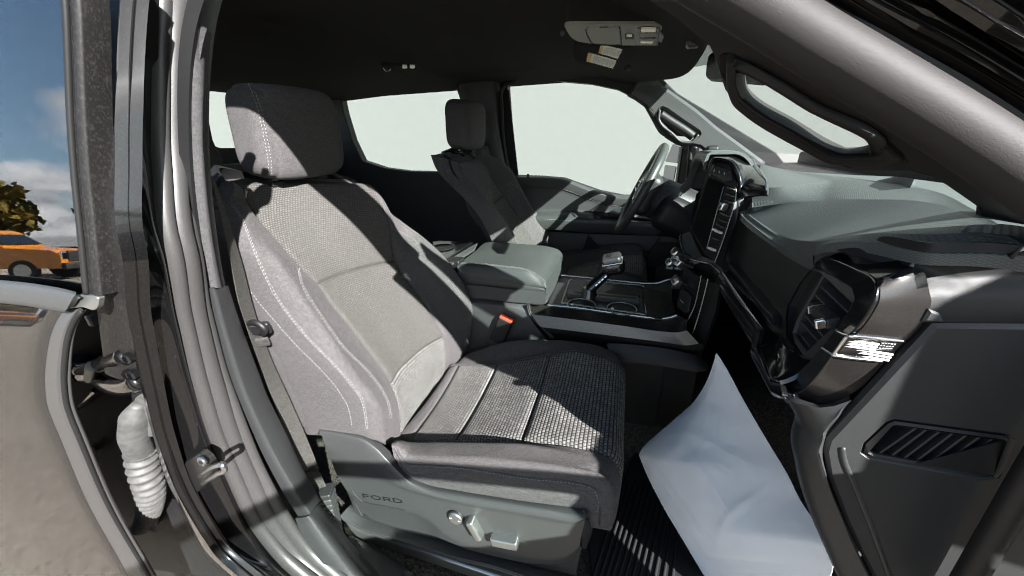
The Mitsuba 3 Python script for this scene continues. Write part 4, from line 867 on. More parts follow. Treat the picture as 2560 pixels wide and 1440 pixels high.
q = onto(lid, dense(z4([(250, 291), (330, 290), (620, 313), (850, 347), (960, 402), (1030, 470), (1034, 528)]), 200)); obj('armrest_stitching', cat(stitches(q, lift=.0015), stitches(q+np.array([.0015, .006, .0008]), lift=.0015)), 'thread', LID, smooth=False, kind='stuff')
fr_ = net([L('y', z4([(1040, 478), (1036, 540)]), .81), L('y', z4([(1058, 450), (1050, 540)]), .84), L('y', z4([(1130, 330), (1120, 470)]), .96), L('y', z4([(1190, 200), (1178, 380)]), 1.12)], 24, 12)
obj('lid_front', shell(fr_, .012), 'vinyl', LID)
x0_, x1_ = P(*z4([(300, 520)])[0], y=.80)[0], P(*z4([(1035, 600)])[0], y=.80)[0]
bx = [L('y', z4([(285, 472), (500, 492), (700, 515), (1010, 543), (1040, 540)]), .802), L('y', z4([(290, 480), (500, 500), (700, 523), (1005, 552), (1040, 548)]), .79), L('y', z4([(340, 600), (500, 612), (700, 636), (1000, 662), (1032, 655)]), .79), L('y', z4([(345, 606), (500, 618), (700, 642), (1000, 668), (1030, 660)]), .80)]
BOX = obj('storage_box', shell(net(bx, 20, 60), .012), 'plastic_light', CON)
obj('box_front', shell(net([L('y', z4([(1040, 545), (1032, 658)]), .80), L('y', z4([(1062, 520), (1054, 640)]), .84), L('y', z4([(1125, 470), (1108, 560)]), .97), L('y', z4([(1180, 380), (1166, 400)]), 1.12)], 30, 12), .012), 'plastic_light', BOX)
obj('front_groove', tube(L('y', z4([(1062, 628), (1130, 470), (1170, 395)]), .85, 1.11), .0025, 8), 'rubber_black', BOX)
# side wall and its sloping front part
sw = [L('y', z4([(340, 606), (500, 620), (700, 645), (870, 658)]), .80), L('y', z4([(345, 650), (500, 660), (700, 680), (780, 700), (880, 745)]), .785), L('y', z4([(350, 720), (500, 740), (720, 780), (860, 860), (1010, 1010), (1090, 1080)]), .782), L('y', z4([(330, 900), (450, 960), (560, 1050), (700, 1150), (800, 1200)]), .782), L('y', z4([(300, 1200), (450, 1300), (600, 1350), (760, 1380)]), .782)]
obj('console_side', shell(net(sw, 40, 50), .012), 'plastic_light', CON)
obj('side_edge', shell(net([L('y', z4([(866, 660), (885, 745), (1000, 880), (1090, 975)]), .783), L('y', z4([(880, 660), (900, 745), (1016, 876), (1110, 972)]), .776), L('y', z4([(900, 665), (915, 745), (1030, 872), (1125, 968)]), .80)], 12, 30), .005), 'plastic', CON)
# gloss side rail: chamfer and face
c0 = L('y', z4([(1050, 668), (1300, 690), (1700, 745), (2060, 790), (2150, 785), (2240, 758)]), .83); c1 = L('y', z4([(890, 664), (1300, 704), (1700, 760), (2060, 812), (2200, 815), (2330, 800)]), .815)
c2 = L('y', z4([(905, 752), (1300, 800), (1700, 852), (2060, 905), (2200, 918), (2330, 900)]), .775); c3 = L('y', z4([(990, 868), (1300, 905), (1700, 955), (2060, 1000), (2300, 1035), (2440, 1020)]), .765)
c4 = L('y', z4([(1030, 892), (1300, 925), (1700, 975), (2060, 1018), (2320, 1052), (2480, 1035)]), .772); c5 = c4+np.array([.01, .03, -.03])
obj('gloss_chamfer', shell(net([c0, c1, c1*.97+c2*.03, c2], 24, 90, lin=True), .006), 'flecked_trim', CON)
obj('gloss_face', shell(net([c2, c2*.95+c3*.05, c3], 16, 90, lin=True), .006), 'flecked_trim', CON); obj('lower_lip', shell(net([c3, c4, c5], 12, 90), .006), 'plastic', CON)
obj('rail_edge', tube(crv(c0+np.array([0, -.002, .001]), 80), .0030, 10), 'satin_chrome', CON)
obj('far_rail_edge', tube(crv(L('y', z4([(1170, 394), (1500, 425), (1900, 466), (2060, 466), (2130, 445), (2185, 428)]), 1.10), 60), .0030, 10), 'satin_chrome', CON)
obj('console_lower', shell(net([c5, c5+np.array([.0, .02, -.10]), c5+np.array([0, .02, -.40])], 10, 40), .01), 'plastic_dark', CON)
obj('console_foot', shell(net([L('y', z4([(1600, 1020), (2100, 1060), (2400, 1130), (2520, 1200)]), .77), L('y', z4([(1620, 1110), (2000, 1150), (2400, 1220), (2520, 1260)]), .755), L('y', z4([(1640, 1200), (2000, 1215), (2400, 1280)]), .75)], 14, 40), .01), 'plastic_dark', CON)
# deck with cup wells
dk = [c0+np.array([0, .004, -.001]), L('y', z4([(1120, 520), (1400, 550), (1800, 590), (1990, 620), (2100, 640), (2200, 640)]), .97), L('y', z4([(1172, 398), (1500, 428), (1900, 470), (2060, 470), (2130, 450), (2190, 432)]), 1.10)]
zd = float(np.mean(dk[0][:4, 2])); deckq = net(dk, 30, 60); DK = obj('console_deck', shell(deckq, .01, disp=-.004*np.ones((30, 60))), 'plastic', CON)
ft = L('y', z4([(1180, 660), (1240, 440), (1290, 425), (1480, 450)]), .84, .90, 1.06, 1.08)
def on_deck(pix, up=0.0): return np.array([P(x, y, z=zd+up) for x, y in z4(pix)])
frm = on_deck([(1185, 650), (1255, 445), (1290, 428), (1700, 470), (1890, 485), (1935, 500), (1960, 760), (1880, 745)])
obj('deck_frame', tube(crv(np.vstack([frm, frm[:1]]), 120, True), .0035, 8), 'grey_metal', DK)
obj('front_tray', plate(rounded(on_deck([(1920, 500), (2180, 560), (2230, 740), (2080, 790), (1965, 760)], .004), .01), .004, (0, 0, -1), .001), 'rubber_black', DK, smooth=30)
obj('side_bin', plate(rounded(on_deck([(1690, 480), (1890, 500), (1910, 590), (1560, 560), (1640, 520)], .0045), .008), .003, (0, 0, -1), .0008), 'rubber_black', DK, smooth=30)
br = rounded(on_deck([(1232, 535), (1250, 527), (1880, 585), (1905, 600), (1900, 640), (1240, 565)], .012), .004); BR = obj('divider_bar', plate(br, .014, (0, 0, -1), .002), 'plastic_light', DK, smooth=35)
obj('bar_slot', plate(rounded(on_deck([(1290, 543), (1860, 598), (1870, 612), (1300, 557)], .0125), .002), .0008, (0, 0, -1), .0002), 'rubber_black', BR, smooth=False)
for cxp, rx in (((1365, 672), .042), ((1735, 708), .042)):
    c_ = on_deck([cxp])[0]; th_ = np.linspace(0, 2*np.pi, 49); circ = np.c_[np.cos(th_), np.sin(th_), 0*th_]
    w_ = np.stack([c_+circ*(rx+.004)+[0, 0, .0035], c_+circ*rx+[0, 0, .003], c_+circ*(rx-.004)+[0, 0, -.001], c_+circ*(rx-.006)+[0, 0, .0004], c_+circ*.002+[0, 0, .0004]])
    ch = obj('cup_holder', shell(net(list(w_), 30, 49), .002), 'rubber_black', DK); obj('cup_ring', tube(c_+circ*(rx+.003)+[0, 0, .0035], .0022, 8), 'grey_metal', ch)
    obj('cup_tab', rbox(.008, .006, .004, .001).apply_translation(c_+[-.028, -.012, .006]), 'label_white', ch, smooth=40)
# gear lever
gb = P(*z4([(1440, 520)])[0], y=.93); gk = P(*z4([(1650, 330)])[0], y=.95)
GL = obj('gear_lever', tube(crv(np.array([gb, gb*.6+gk*.4, gk*.85+gb*.15]), 24), np.linspace(.020, .015, 24), 16, sx=1.4, side=(0, 1, 0)), 'piano_black', CON)
m = cat(rbox(.062, .058, .040, .016)); R = axes(np.array([-.25, 0, 1]), (1, 0, .25))
obj('lever_knob', put(rbox(.070, .066, .050, .020, 24), R, gk+[.004, 0, .006]), 'piano_black', GL, smooth=40); obj('knob_cap', put(rbox(.062, .068, .022, .010, 24), R, gk+[-.006, 0, .034]), 'plastic', GL, smooth=40)
obj('knob_collar', put(rbox(.066, .069, .005, .002), R, gk+[-.001, 0, .023]), 'chrome', GL, smooth=40)
for j in range(4): obj('lever_rib', put(rbox(.006, .046, .010, .002), axes(gk-gb, (1, 0, 0)), gb*(.75-.13*j)+gk*(.25+.13*j)+[.006, -.004, 0]), 'chrome', GL, smooth=40)
obj('lever_gaiter', cyl(gb+[0, 0, -.03], gb+[0, 0, .004], .030, 28, r2=.020), 'piano_black', CON, smooth=40)
# rear cup well and trim behind the armrest
obj('rear_tray', plate(np.array([P(x, y, z=.575) for x, y in z4([(0, 90), (60, 78), (370, 88), (110, 260), (20, 180)])]), .03, (0, 0, -1), .003), 'piano_black', CON, smooth=35)
c_ = P(*z4([(95, 140)])[0], z=.578); circ = np.c_[np.cos(th_), np.sin(th_), 0*th_]
obj('rear_cup_well', shell(net([c_+circ*.045, c_+circ*.040+[0, 0, .003], c_+circ*.037, c_+circ*.002+[0, 0, -.001]], 16, 49), .002), 'rubber_black', CON)
obj('tray_strip', plate(np.array([P(x, y, z=.58) for x, y in z4([(135, 262), (375, 120), (415, 100), (385, 160), (180, 290)])]), .006, (0, 0, -1), .001), 'grey_metal', CON, smooth=35)
obj('lid_hinge', rbox(.05, .05, .03, .006).apply_translation(P(*z4([(215, 280)])[0], y=.83)), 'plastic_dark', CON, smooth=40)
obj('console_body', rbox(1.0, .30, .40, .02).apply_translation([.16, .97, .20]), 'plastic_dark', CON, smooth=40)

# seat belt buckle between seat and console
BK = thing('seat_belt_buckle', 'black seat belt buckle with a red release button between seat and console', 'buckle')
ba, bb = P(*z4([(600, 980)])[0], y=.765), P(*z4([(670, 815)])[0], y=.765); u_ = bb-ba; u_ /= np.linalg.norm(u_); pw = P(*z4([(735, 850)])[0], y=.765)-P(*z4([(610, 795)])[0], y=.765)
Rb = axes(u_, pw); obj('buckle_body', put(rbox(.050, .022, np.linalg.norm(bb-ba)+.02, .006), Rb, (ba+bb)/2), 'plastic_dark', BK, smooth=40)
obj('release_button', put(rbox(.046, .018, .012, .003), Rb, bb+u_*.010), 'red_plastic', BK, smooth=40, label='red release button'); obj('buckle_strap', put(rbox(.040, .010, .16, .003), Rb, ba-u_*.07), 'webbing', BK, smooth=40)

# ------------------------------------------------------------------ far front door, its mirror, the wheel
FD = thing('driver_door', 'closed driver door inner panel with armrest under the far front window', 'car door')
b0 = far([(1283, 440), (1340, 440), (1405, 444), (1436, 455), (1500, 477), (1560, 488), (1640, 487), (1720, 480)], 1.745); b1 = far([(1283, 446), (1340, 446), (1402, 450), (1432, 461), (1496, 485), (1556, 497), (1640, 497), (1720, 492)], 1.72)
b2 = far([(1284, 470), (1340, 466), (1390, 467), (1420, 475), (1490, 500), (1550, 512), (1640, 514), (1720, 512)], 1.725); b3 = far([(1300, 480), (1340, 472), (1390, 474), (1420, 482), (1490, 507), (1550, 519), (1640, 522), (1720, 520)], 1.735)
b4 = far([(1310, 515), (1350, 520), (1400, 522), (1460, 525), (1540, 530), (1600, 540), (1650, 545), (1720, 548)], 1.735); b5 = far([(1320, 560), (1360, 532), (1420, 530), (1480, 530), (1540, 533), (1600, 545), (1650, 550), (1720, 552)], 1.73)
obj('upper_panel', shell(net([b0, b1, b2, b3, b4, b5], 40, 70), .012), 'plastic_light', FD)
obj('door_stitching', stitches(crv(far([(1395, 470), (1425, 479), (1492, 504), (1552, 516), (1570, 517)], 1.722), 100), .006, .004, .0012), 'thread', FD, smooth=False, kind='stuff')
r0 = far([(1320, 530), (1360, 528), (1440, 528), (1483, 532), (1490, 540)], 1.73); r1 = far([(1322, 540), (1360, 541), (1440, 544), (1478, 545), (1486, 546)], 1.655); r2 = far([(1325, 548), (1360, 551), (1440, 555), (1475, 556), (1480, 556)], 1.645); r3 = far([(1338, 572), (1370, 574), (1430, 578), (1455, 580), (1462, 580)], 1.655); r4 = r3+np.array([0, .07, -.004])
obj('door_armrest', shell(net([r0, r1, r2, r3, r4], 36, 50), .012), 'vinyl', FD)
obj('armrest_stitching', stitches(crv(far([(1362, 548), (1440, 552), (1470, 553)], 1.646), 60), .006, .004, .0012, lift=.002), 'thread', FD, smooth=False, kind='stuff')
w0 = far([(1486, 545), (1540, 548), (1600, 552), (1660, 556)], 1.70); w1 = far([(1474, 548), (1540, 551), (1600, 556), (1660, 560)], 1.655); w2 = far([(1472, 555), (1540, 557), (1600, 562), (1660, 566)], 1.65); w3 = far([(1455, 582), (1520, 583), (1580, 586), (1640, 590)], 1.66)
SWP = obj('switch_panel', shell(net([w0, w1], 4, 30), .01), 'satin_chrome', FD); obj('switch_panel_face', shell(net([w1, w2, w3, w3+np.array([0, .07, 0])], 16, 30), .01), 'vinyl', FD)
for x in (1515, 1530, 1543): obj('window_switch', rbox(.022, .016, .010, .003).apply_translation(P(x, 538, y=1.70)), 'plastic_dark', SWP, smooth=40)
d0 = far([(1322, 575), (1360, 578), (1460, 584), (1640, 590), (1720, 592)], 1.72); d1 = far([(1325, 600), (1400, 640), (1500, 650), (1600, 660), (1720, 670)], 1.71); d2 = far([(1330, 700), (1400, 730), (1500, 740), (1600, 750), (1720, 760)], 1.71); obj('lower_panel', shell(net([d0, d1, d2], 24, 40), .012), 'plastic_light', FD)
p0 = far([(1470, 588), (1482, 605), (1500, 620), (1560, 626), (1640, 632)], 1.66); p1 = far([(1455, 640), (1480, 648), (1500, 660), (1560, 668), (1640, 676)], 1.67); obj('map_pocket', shell(net([p0, p1, p1+np.array([0, .03, -.14])], 20, 30), .012), 'plastic_dark', FD)
spk = far([(1650, 594), (1690, 598), (1700, 620), (1660, 660), (1625, 672), (1612, 655), (1618, 640)], 1.655); SPK = obj('speaker_grille', plate(rounded(spk, .02), .02, (0, 1, 0), .004), 'plastic_dark', FD, smooth=35)
obj('speaker_plate', plate(rounded(far([(1652, 592), (1690, 597), (1694, 607), (1645, 604)], 1.651), .006), .004, (0, 1, 0), .001), 'plastic_light', SPK, smooth=35)
obj('window_frame_post', tube(far([(1727, 360), (1724, 410), (1716, 470)], 1.74), .010, 10), 'rubber_black', FD)
obj('lock_pin', cyl(P(1320, 441, y=1.73), P(1320, 435, y=1.73), .006, 12), 'plastic_dark', FD, smooth=40)
obj('door_shell', plate(np.array([[x, 1.80, z] for x, z in [(-.16, -.05), (1.12, -.05), (1.12, .62), (.34, .60), (-.16, .70)]]), .04, (0, 1, 0), .004), 'black_paint', FD, smooth=30)

SM = thing('wing_mirror', 'black outside mirror with two grey glasses seen beyond the steering wheel', 'mirror')
mh = P(1700, 430, y=2.12); obj('mirror_housing', put(rbox(.10, .22, .34, .03), axes((0, 0, 1), (1, -.25, 0)), mh+[.045, .03, -.015]), 'black_paint', SM, smooth=40)
obj('mirror_arm', tube([mh+[.06, -.10, -.14], mh+[.10, -.33, -.16]], .03, 12), 'plastic_dark', SM)
for pq in ([(1682, 359), (1699, 367), (1693, 408), (1662, 404)], [(1662, 412), (1690, 416), (1682, 460), (1656, 450)]): obj('mirror_pane', plate(rounded(np.array([PP(x, y, mh+np.array([-.012, 0, 0]), np.array([-.86, -.5, 0])) for x, y in pq]), .01), .006, (1, .3, 0), .001), 'mirror_glass', SM, smooth=30)

STW = thing('steering_wheel', 'black leather steering wheel with silver trimmed spokes', 'steering wheel')
wt, wb = P(1661, 368, y=1.43), P(1546, 572, y=1.43); wc = (wt+wb)/2; wr = np.linalg.norm(wt-wb)/2; ax = np.cross(wt-wb, (0, 1, 0)); ax /= np.linalg.norm(ax); ax = ax if ax[0] < 0 else -ax
W = axes(ax, (0, 1, 0)); th_ = np.linspace(0, 2*np.pi, 81); obj('wheel_rim', tube(wc+wr*(np.cos(th_)[:, None]*W[:, 0]+np.sin(th_)[:, None]*W[:, 1]), .0165, 18, caps=False), 'vinyl', STW)
HUB = obj('wheel_hub', put(rbox(.19, .17, .07, .03), W, wc-ax*.03), 'plastic', STW, smooth=40)
for a_ in (0, np.pi, -np.pi/2): 
    d_ = math.cos(a_)*W[:, 0]+math.sin(a_)*W[:, 1]; sp_ = obj('spoke', tube([wc+d_*.07-ax*.02, wc+d_*.12-ax*.012, wc+d_*(wr-.004)], .013, 12, sx=1.9, side=np.cross(ax, d_)), 'piano_black', STW)
    for e in (-1, 1): obj('spoke_trim', tube([wc+d_*.08+np.cross(ax, d_)*.024*e+ax*.004, wc+d_*(wr-.016)+np.cross(ax, d_)*.016*e+ax*.010], .0035, 8), 'satin_chrome', sp_)
obj('hub_ring', tube(wc+ax*.008+.045*(np.cos(th_)[:, None]*W[:, 0]*1.3+np.sin(th_)[:, None]*W[:, 1]), .003, 8, caps=False), 'satin_chrome', HUB)
obj('steering_column', tube([wc-ax*.05, wc-ax*.14, wc-ax*.30+np.array([0, 0, -.01])], [.085, .088, .10], 24, sx=1.0), 'plastic', STW)
obj('column_shroud', put(rbox(.20, .15, .20, .05), W, wc-ax*.17+np.array([.0, -.02, -.03])), 'plastic_dark', STW, smooth=40)

IP = thing('instrument_hood', 'dark instrument cluster hood ahead of the steering wheel', 'instrument panel')
i0 = L('y', [(1700, 470, 1.25), (1722, 440, 1.22), (1734, 405, 1.18), (1745, 386, 1.12), (1762, 383, 1.04), (1776, 386, .98)]); i1 = L('y', [(1704, 478, 1.25), (1727, 447, 1.22), (1738, 412, 1.18), (1748, 396, 1.12), (1758, 397, 1.04), (1764, 420, .98)])
obj('hood_rim', shell(net([i1+np.array([.01, 0, -.004]), i1, i0, i0+np.array([.06, 0, .0]), i0+np.array([.13, 0, -.07])], 24, 50), .008), 'dash_smooth', IP)
obj('cluster_face', shell(net([i1+np.array([.05, 0, -.01]), L('y', [(1690, 560, 1.25), (1700, 560, 1.2), (1715, 560, 1.12), (1735, 560, 1.0)])+np.array([.05, 0, 0])], 10, 30), .01), 'piano_black', IP)
obj('driver_dash', rbox(.30, .66, .16, .05).apply_translation([.95, 1.36, .70]), 'dash_smooth', IP, smooth=40); obj('lower_driver_dash', rbox(.16, .62, .26, .04).apply_translation([.86, 1.40, .56]), 'plastic_dark', IP, smooth=40)
obj('cluster_chrome', tube(crv(L('y', [(1728, 430, 1.30), (1718, 452, 1.30), (1704, 480, 1.30), (1698, 490, 1.30)]), 20), .006, 8), 'satin_chrome', IP)

# far windshield pillar with its grab handle and tweeter
def z5(pts): return [(1500+a_/3.13, 180+b_/3.13) for a_, b_ in pts]
fo = far(z5([(250, 120), (330, 0), (400, -45), (428, 30), (475, 82), (530, 128), (640, 205), (760, 290), (920, 428), (1100, 560), (1290, 700), (1290, 760), (900, 720), (830, 628), (780, 590), (720, 578), (650, 586), (600, 570), (520, 520), (465, 478), (430, 420), (412, 360), (395, 315), (340, 265), (270, 215), (212, 186)]), 1.70)
fh = far(z5([(474, 300), (490, 292), (520, 305), (640, 390), (760, 470), (768, 485), (755, 500), (700, 548), (660, 545), (560, 470), (475, 402), (466, 380)]), 1.70)
fh2 = fh.mean(0)+(fh-fh.mean(0))*1.02
FP = obj('far_windshield_pillar', plate(fo, .03, (0, 1, 0), .012, [fh2]), 'plastic_light', CAB, smooth=40)
hb = far(z5([(470, 330), (560, 390), (640, 440), (730, 505)]), 1.715); obj('far_handle_bar', tube(crv(hb, 30), .020, 14), 'plastic_dark', CAB)
hl = far(z5([(468, 300), (460, 360), (480, 410), (560, 478), (650, 548), (705, 552), (768, 490)]), 1.692); obj('far_handle_rim', tube(crv(hl, 60), .006, 10), 'plastic_light', CAB)
tc = P(*z5([(878, 618)])[0], y=1.66); obj('tweeter', rbox(.055, .03, .045, .014).apply_translation(tc), 'plastic_dark', CAB, smooth=40)

# ------------------------------------------------------------------ overhead
def zo(pts): return [(1380+a_/5.818, 20+b_/5.818) for a_, b_ in pts]
def oz(pts, z): return np.array([P(x, y, z=z) for x, y in zo(pts)])
OC = thing('overhead_console', 'grey overhead console with two lit map lamps and a sunglasses lid', 'overhead console')
zo_ = 1.165
oo = oz([(180, 285), (215, 265), (350, 258), (1600, 258), (1720, 300), (1870, 340), (1830, 440), (1750, 520), (1640, 580), (1580, 575), (1540, 550), (1000, 548), (560, 525), (350, 490), (270, 440), (220, 370)], zo_)
obj('console_face', plate(rounded(oo, .01), .008, (0, 0, 1), .003), 'console_grey', OC, smooth=40)
obj('console_mount', plate(rounded(oo.mean(0)+(oo-oo.mean(0))*.99+np.array([0, 0, .0082]), .01), .06, (0, 0, 1), .001), 'headliner', OC, smooth=40)
obj('sunglasses_lid', plate(rounded(oz([(495, 310), (530, 296), (975, 285), (1005, 535), (580, 510), (520, 400)], zo_-.003), .008), .004, (0, 0, 1), .002), 'console_grey', OC, smooth=40)
obj('lid_seam', tube(crv(oz([(985, 285), (1000, 400), (1010, 545)], zo_-.001), 20), .0012, 6), 'rubber_black', OC); obj('lid_seam', tube(crv(oz([(975, 283), (530, 293), (492, 310), (515, 400), (578, 513), (1005, 540)], zo_-.001), 40), .0012, 6), 'rubber_black', OC)
obj('slide_key', plate(rounded(oz([(1062, 400), (1185, 405), (1190, 460), (1060, 458)], zo_-.003), .002), .003, (0, 0, 1), .0008), 'rubber_black', OC, smooth=30); obj('key_cap', plate(rounded(oz([(1085, 400), (1165, 402), (1165, 422), (1085, 418)], zo_-.006), .001), .003, (0, 0, 1), .0006), 'lamp_lens', OC, smooth=30)
LB = obj('lamp_bezel', plate(rounded(oz([(1240, 300), (1570, 300), (1525, 540), (1245, 530)], zo_-.002), .004), .003, (0, 0, 1), .001), 'plastic_light', OC, smooth=30)
for q in ([(1295, 312), (1515, 308), (1510, 352), (1293, 354)], [(1283, 488), (1475, 495), (1468, 518), (1285, 516)]): obj('map_lamp', plate(rounded(oz(q, zo_-.006), .002), .004, (0, 0, 1), .001), 'lamp_lens', LB, smooth=30)
for q in ([(1280, 375), (1515, 375), (1510, 428), (1280, 428)], [(1280, 450), (1500, 455), (1490, 478), (1282, 476)]): obj('lamp_key', plate(rounded(oz(q, zo_-.005), .002), .003, (0, 0, 1), .001), 'console_grey', LB, smooth=30)
obj('key_gap', plate(oz([(1275, 432), (1505, 436), (1502, 448), (1275, 446)], zo_-.0045), .002, (0, 0, 1), 0), 'rubber_black', LB, smooth=False)
obj('side_key', plate(rounded(oz([(1568, 350), (1635, 420), (1600, 510), (1545, 485)], zo_-.004), .003), .004, (0, 0, 1), .001), 'console_grey', OC, smooth=30)
obj('sensor_button', cyl(P(*zo([(150, 372)])[0], z=1.205), P(*zo([(150, 372)])[0], z=1.212), .006, 20), 'plastic_light', CAB, smooth=40)

VI = thing('sun_visor', 'driver sun visor folded up with two yellow and white labels', 'sun visor')
vq = [(330, 530), (1255, 570), (1100, 830), (1010, 915), (870, 912), (420, 810), (330, 770), (315, 700)]
v0 = P(*zo([(700, 700)])[0], z=1.175); VN = np.array([.22, -.10, -1.0]); VN /= np.linalg.norm(VN); VN = VN if np.dot(VN, CAM-v0) > 0 else -VN
def vp(pts, off=0.0): return np.array([PP(x, y, v0+VN*off, VN) for x, y in zo(pts)])
obj('visor_board', plate(rounded(vp(vq), .015), .014, -VN, .004), 'headliner', VI, smooth=40)
for nm, q, nr in (('upper', [(712, 532), (1025, 605), (955, 740), (678, 655)], 9), ('lower', [(528, 648), (938, 765), (885, 882), (500, 775)], 12)):
    A_, B_, C_, D_ = vp(q, .0012); lb = obj('warning_label', plate(np.array([A_, B_, C_, D_]), .0009, -VN, 0), 'label_white', VI, smooth=False, label=f'white and yellow {nm} label on the visor')
    bl = lambda s, t: (A_*(1-s)+B_*s)*(1-t)+(D_*(1-s)+C_*s)*t
    obj('label_band', plate(np.array([bl(0, 0), bl(.13, 0), bl(.13, 1), bl(0, 1)])+VN*.0006, .0003, -VN, 0), 'label_yellow', lb, smooth=False)
    pr = []
    for i in range(nr*2):
        s = .20+.76*(i+.5)/(nr*2); t1 = .9-.25*rng.random()*(i % 3 == 0); pr.append(plate(np.array([bl(s, .12), bl(s+.012, .12), bl(s+.012, t1), bl(s, t1)])+VN*.0006, .0003, -VN, 0))
    obj('fine_print', cat(pr), 'ink_light', lb, smooth=False, kind='stuff')
obj('visor_clip', cyl(P(*zo([(1080, 865)])[0], z=1.15), P(*zo([(1110, 870)])[0], z=1.15), .008, 12), 'plastic_dark', VI, smooth=40)
RM = thing('rear_view_mirror', 'dark rear view mirror edge beside the near windshield pillar', 'mirror')
obj('mirror_body', plate(rounded(np.array([P(x, y, x=.66) for x, y in [(1772, 132), (1900, 150), (1900, 215), (1772, 204), (1763, 196), (1765, 165)]]), .012), .03, (1, 0, 0), .006), 'plastic_dark', RM, smooth=40)
obj('mirror_stalk', tube([P(1800, 160, x=.70), np.array([.72, .95, 1.15])], .012, 10), 'plastic_dark', RM)
obj('visor_hinge', rbox(.03, .035, .02, .007).apply_translation(P(1735, 106, z=1.135)), 'plastic_light', CAB, smooth=40)
DL = thing('dome_lamp', 'small rear dome lamp with two bright lenses on the dark ceiling', 'lamp')
dc = P(1000, 170, z=1.225); obj('lamp_base', rbox(.08, .14, .02, .008).apply_translation(dc+[0, 0, .008]), 'headliner', DL, smooth=40)
for x, y in ((1012, 168), (1031, 168)): obj('lens', plate(rounded(np.array([P(x+a_, y+b_, z=1.212) for a_, b_ in ((-6, -3), (6, -3), (6, 3), (-6, 3))]), .003), .004, (0, 0, 1), .001), 'lamp_lens', DL, smooth=30)
th_ = np.linspace(.2, 3.2, 20); obj('coat_hook', tube(np.array([P(968+9*math.cos(t), 170+8*math.sin(t), z=1.212) for t in th_]), .0015, 6), 'grey_metal', DL)

# rear bench, dark behind the front seats
RB = thing('rear_bench', 'dark rear bench seat in the shade behind the front seats', 'car seat')
obj('bench_cushion', rbox(.50, 1.35, .16, .05).apply_translation([-.98, .97, .28]), 'cloth', RB, smooth=40)
obj('bench_back', put(rbox(.13, 1.38, .62, .05), axes((-.25, 0, 1), (1, 0, .25)), [-1.27, .97, .58]), 'cloth', RB, smooth=40)
for y in (.5, .97, 1.44): obj('bench_headrest', rbox(.09, .24, .13, .04).apply_translation([-1.37, y, .93 if y != .97 else .90]), 'cloth', RB, smooth=40)

# ------------------------------------------------------------------ belt, floor mat, paper
SB = thing('seat_belt', 'grey woven seat belt hanging beside the passenger seat with tongue and end boot', 'seat belt')
def belt(pl, pr, y0, y1, n=90):
    a_, b_ = crv(L('y', pl, *y0), n), crv(L('y', pr, *y1), n); return np.stack([a_, a_*.5+b_*.5+np.array([.0005, -.0008, 0]), b_])
g = belt([(528, 440), (548, 520), (575, 640), (608, 790), (645, 900), (690, 1020), (724, 1110), (742, 1170), (750, 1195)], [(532, 440), (562, 520), (600, 640), (634, 770), (672, 880), (730, 1010), (765, 1090), (792, 1160), (800, 1190)], (.19, .195, .19, .185), (.235, .235, .225, .22))
obj('webbing', shell(net(list(g), 9, 120), .0016), 'webbing', SB)
tq = P(634, 822, y=.205); TG = obj('belt_tongue', put(rbox(.058, .012, .030, .005), axes((.3, -.3, 1), (1, .6, .1)), tq), 'plastic_dark', SB, smooth=40)
obj('tongue_blade', tube(crv(np.array([P(620, 815, y=.20), P(640, 806, y=.198), P(660, 820, y=.20), P(657, 834, y=.205)]), 20), .0055, 10), 'plastic_dark', TG); obj('tongue_plate', put(rbox(.050, .008, .022, .003), axes((.3, -.3, 1), (1, .6, .1)), P(637, 856, y=.205)), 'webbing', SB, smooth=40)
obj('end_fold', put(rbox(.054, .012, .010, .003), axes((0, -.2, 1), (1, .7, .05)), P(766, 1178, y=.20)), 'plastic_dark', SB, smooth=40)
ef = belt([(746, 1182), (752, 1205), (758, 1230)], [(800, 1180), (808, 1200), (818, 1220)], (.19,), (.22,), 20); obj('end_loop', shell(net(list(ef), 6, 20), .004), 'webbing', SB)
top_, bot_ = P(796, 1226, y=.205), P(842, 1374, y=.20); n = 13; BO = None
for i in range(n):
    t0_, t1_ = i/n, (i+.86)/n; A_, B_ = top_*(1-t0_)+bot_*t0_, top_*(1-t1_)+bot_*t1_; wv = .062-.026*i/n
    rbm = put(rbox(wv, .040-.012*i/n, np.linalg.norm(B_-A_), .004), axes(top_-bot_, (1, .5, 0)), (A_+B_)/2)
    if i == 0: BO = obj('end_boot', rbm, 'plastic', SB, smooth=40)
    else: obj('bellows_fold', rbm, 'plastic_light', BO, smooth=40)
obj('boot_core', put(rbox(.030, .020, np.linalg.norm(top_-bot_), .004), axes(top_-bot_, (1, .5, 0)), (top_+bot_)/2), 'plastic_dark', BO, smooth=40)

FM = thing('floor_mat', 'black ribbed rubber floor mat in the passenger footwell', 'floor mat')
mo = np.array([P(x, y, z=-.038) for x, y in [(1480, 1460), (1470, 1330), (1545, 1235), (1600, 1100), (1700, 1060), (1900, 1120), (2060, 1460), (2060, 1600), (1480, 1600)]])
obj('mat_sheet', plate(mo, .008, (0, 0, -1), .003), 'mat_rubber', FM, smooth=30)
for i, (xa, xb) in enumerate(((1475, 1555), (1492, 1572), (1508, 1586), (1523, 1600), (1540, 1614), (1556, 1628), (1575, 1641), (1594, 1654), (1612, 1668), (1632, 1682), (1655, 1696), (1678, 1710))):
    obj('mat_rib', tube([P(xa, 1470, z=-.036), P(xb, 1215, z=-.036)], .0042, 8), 'mat_rubber', FM)

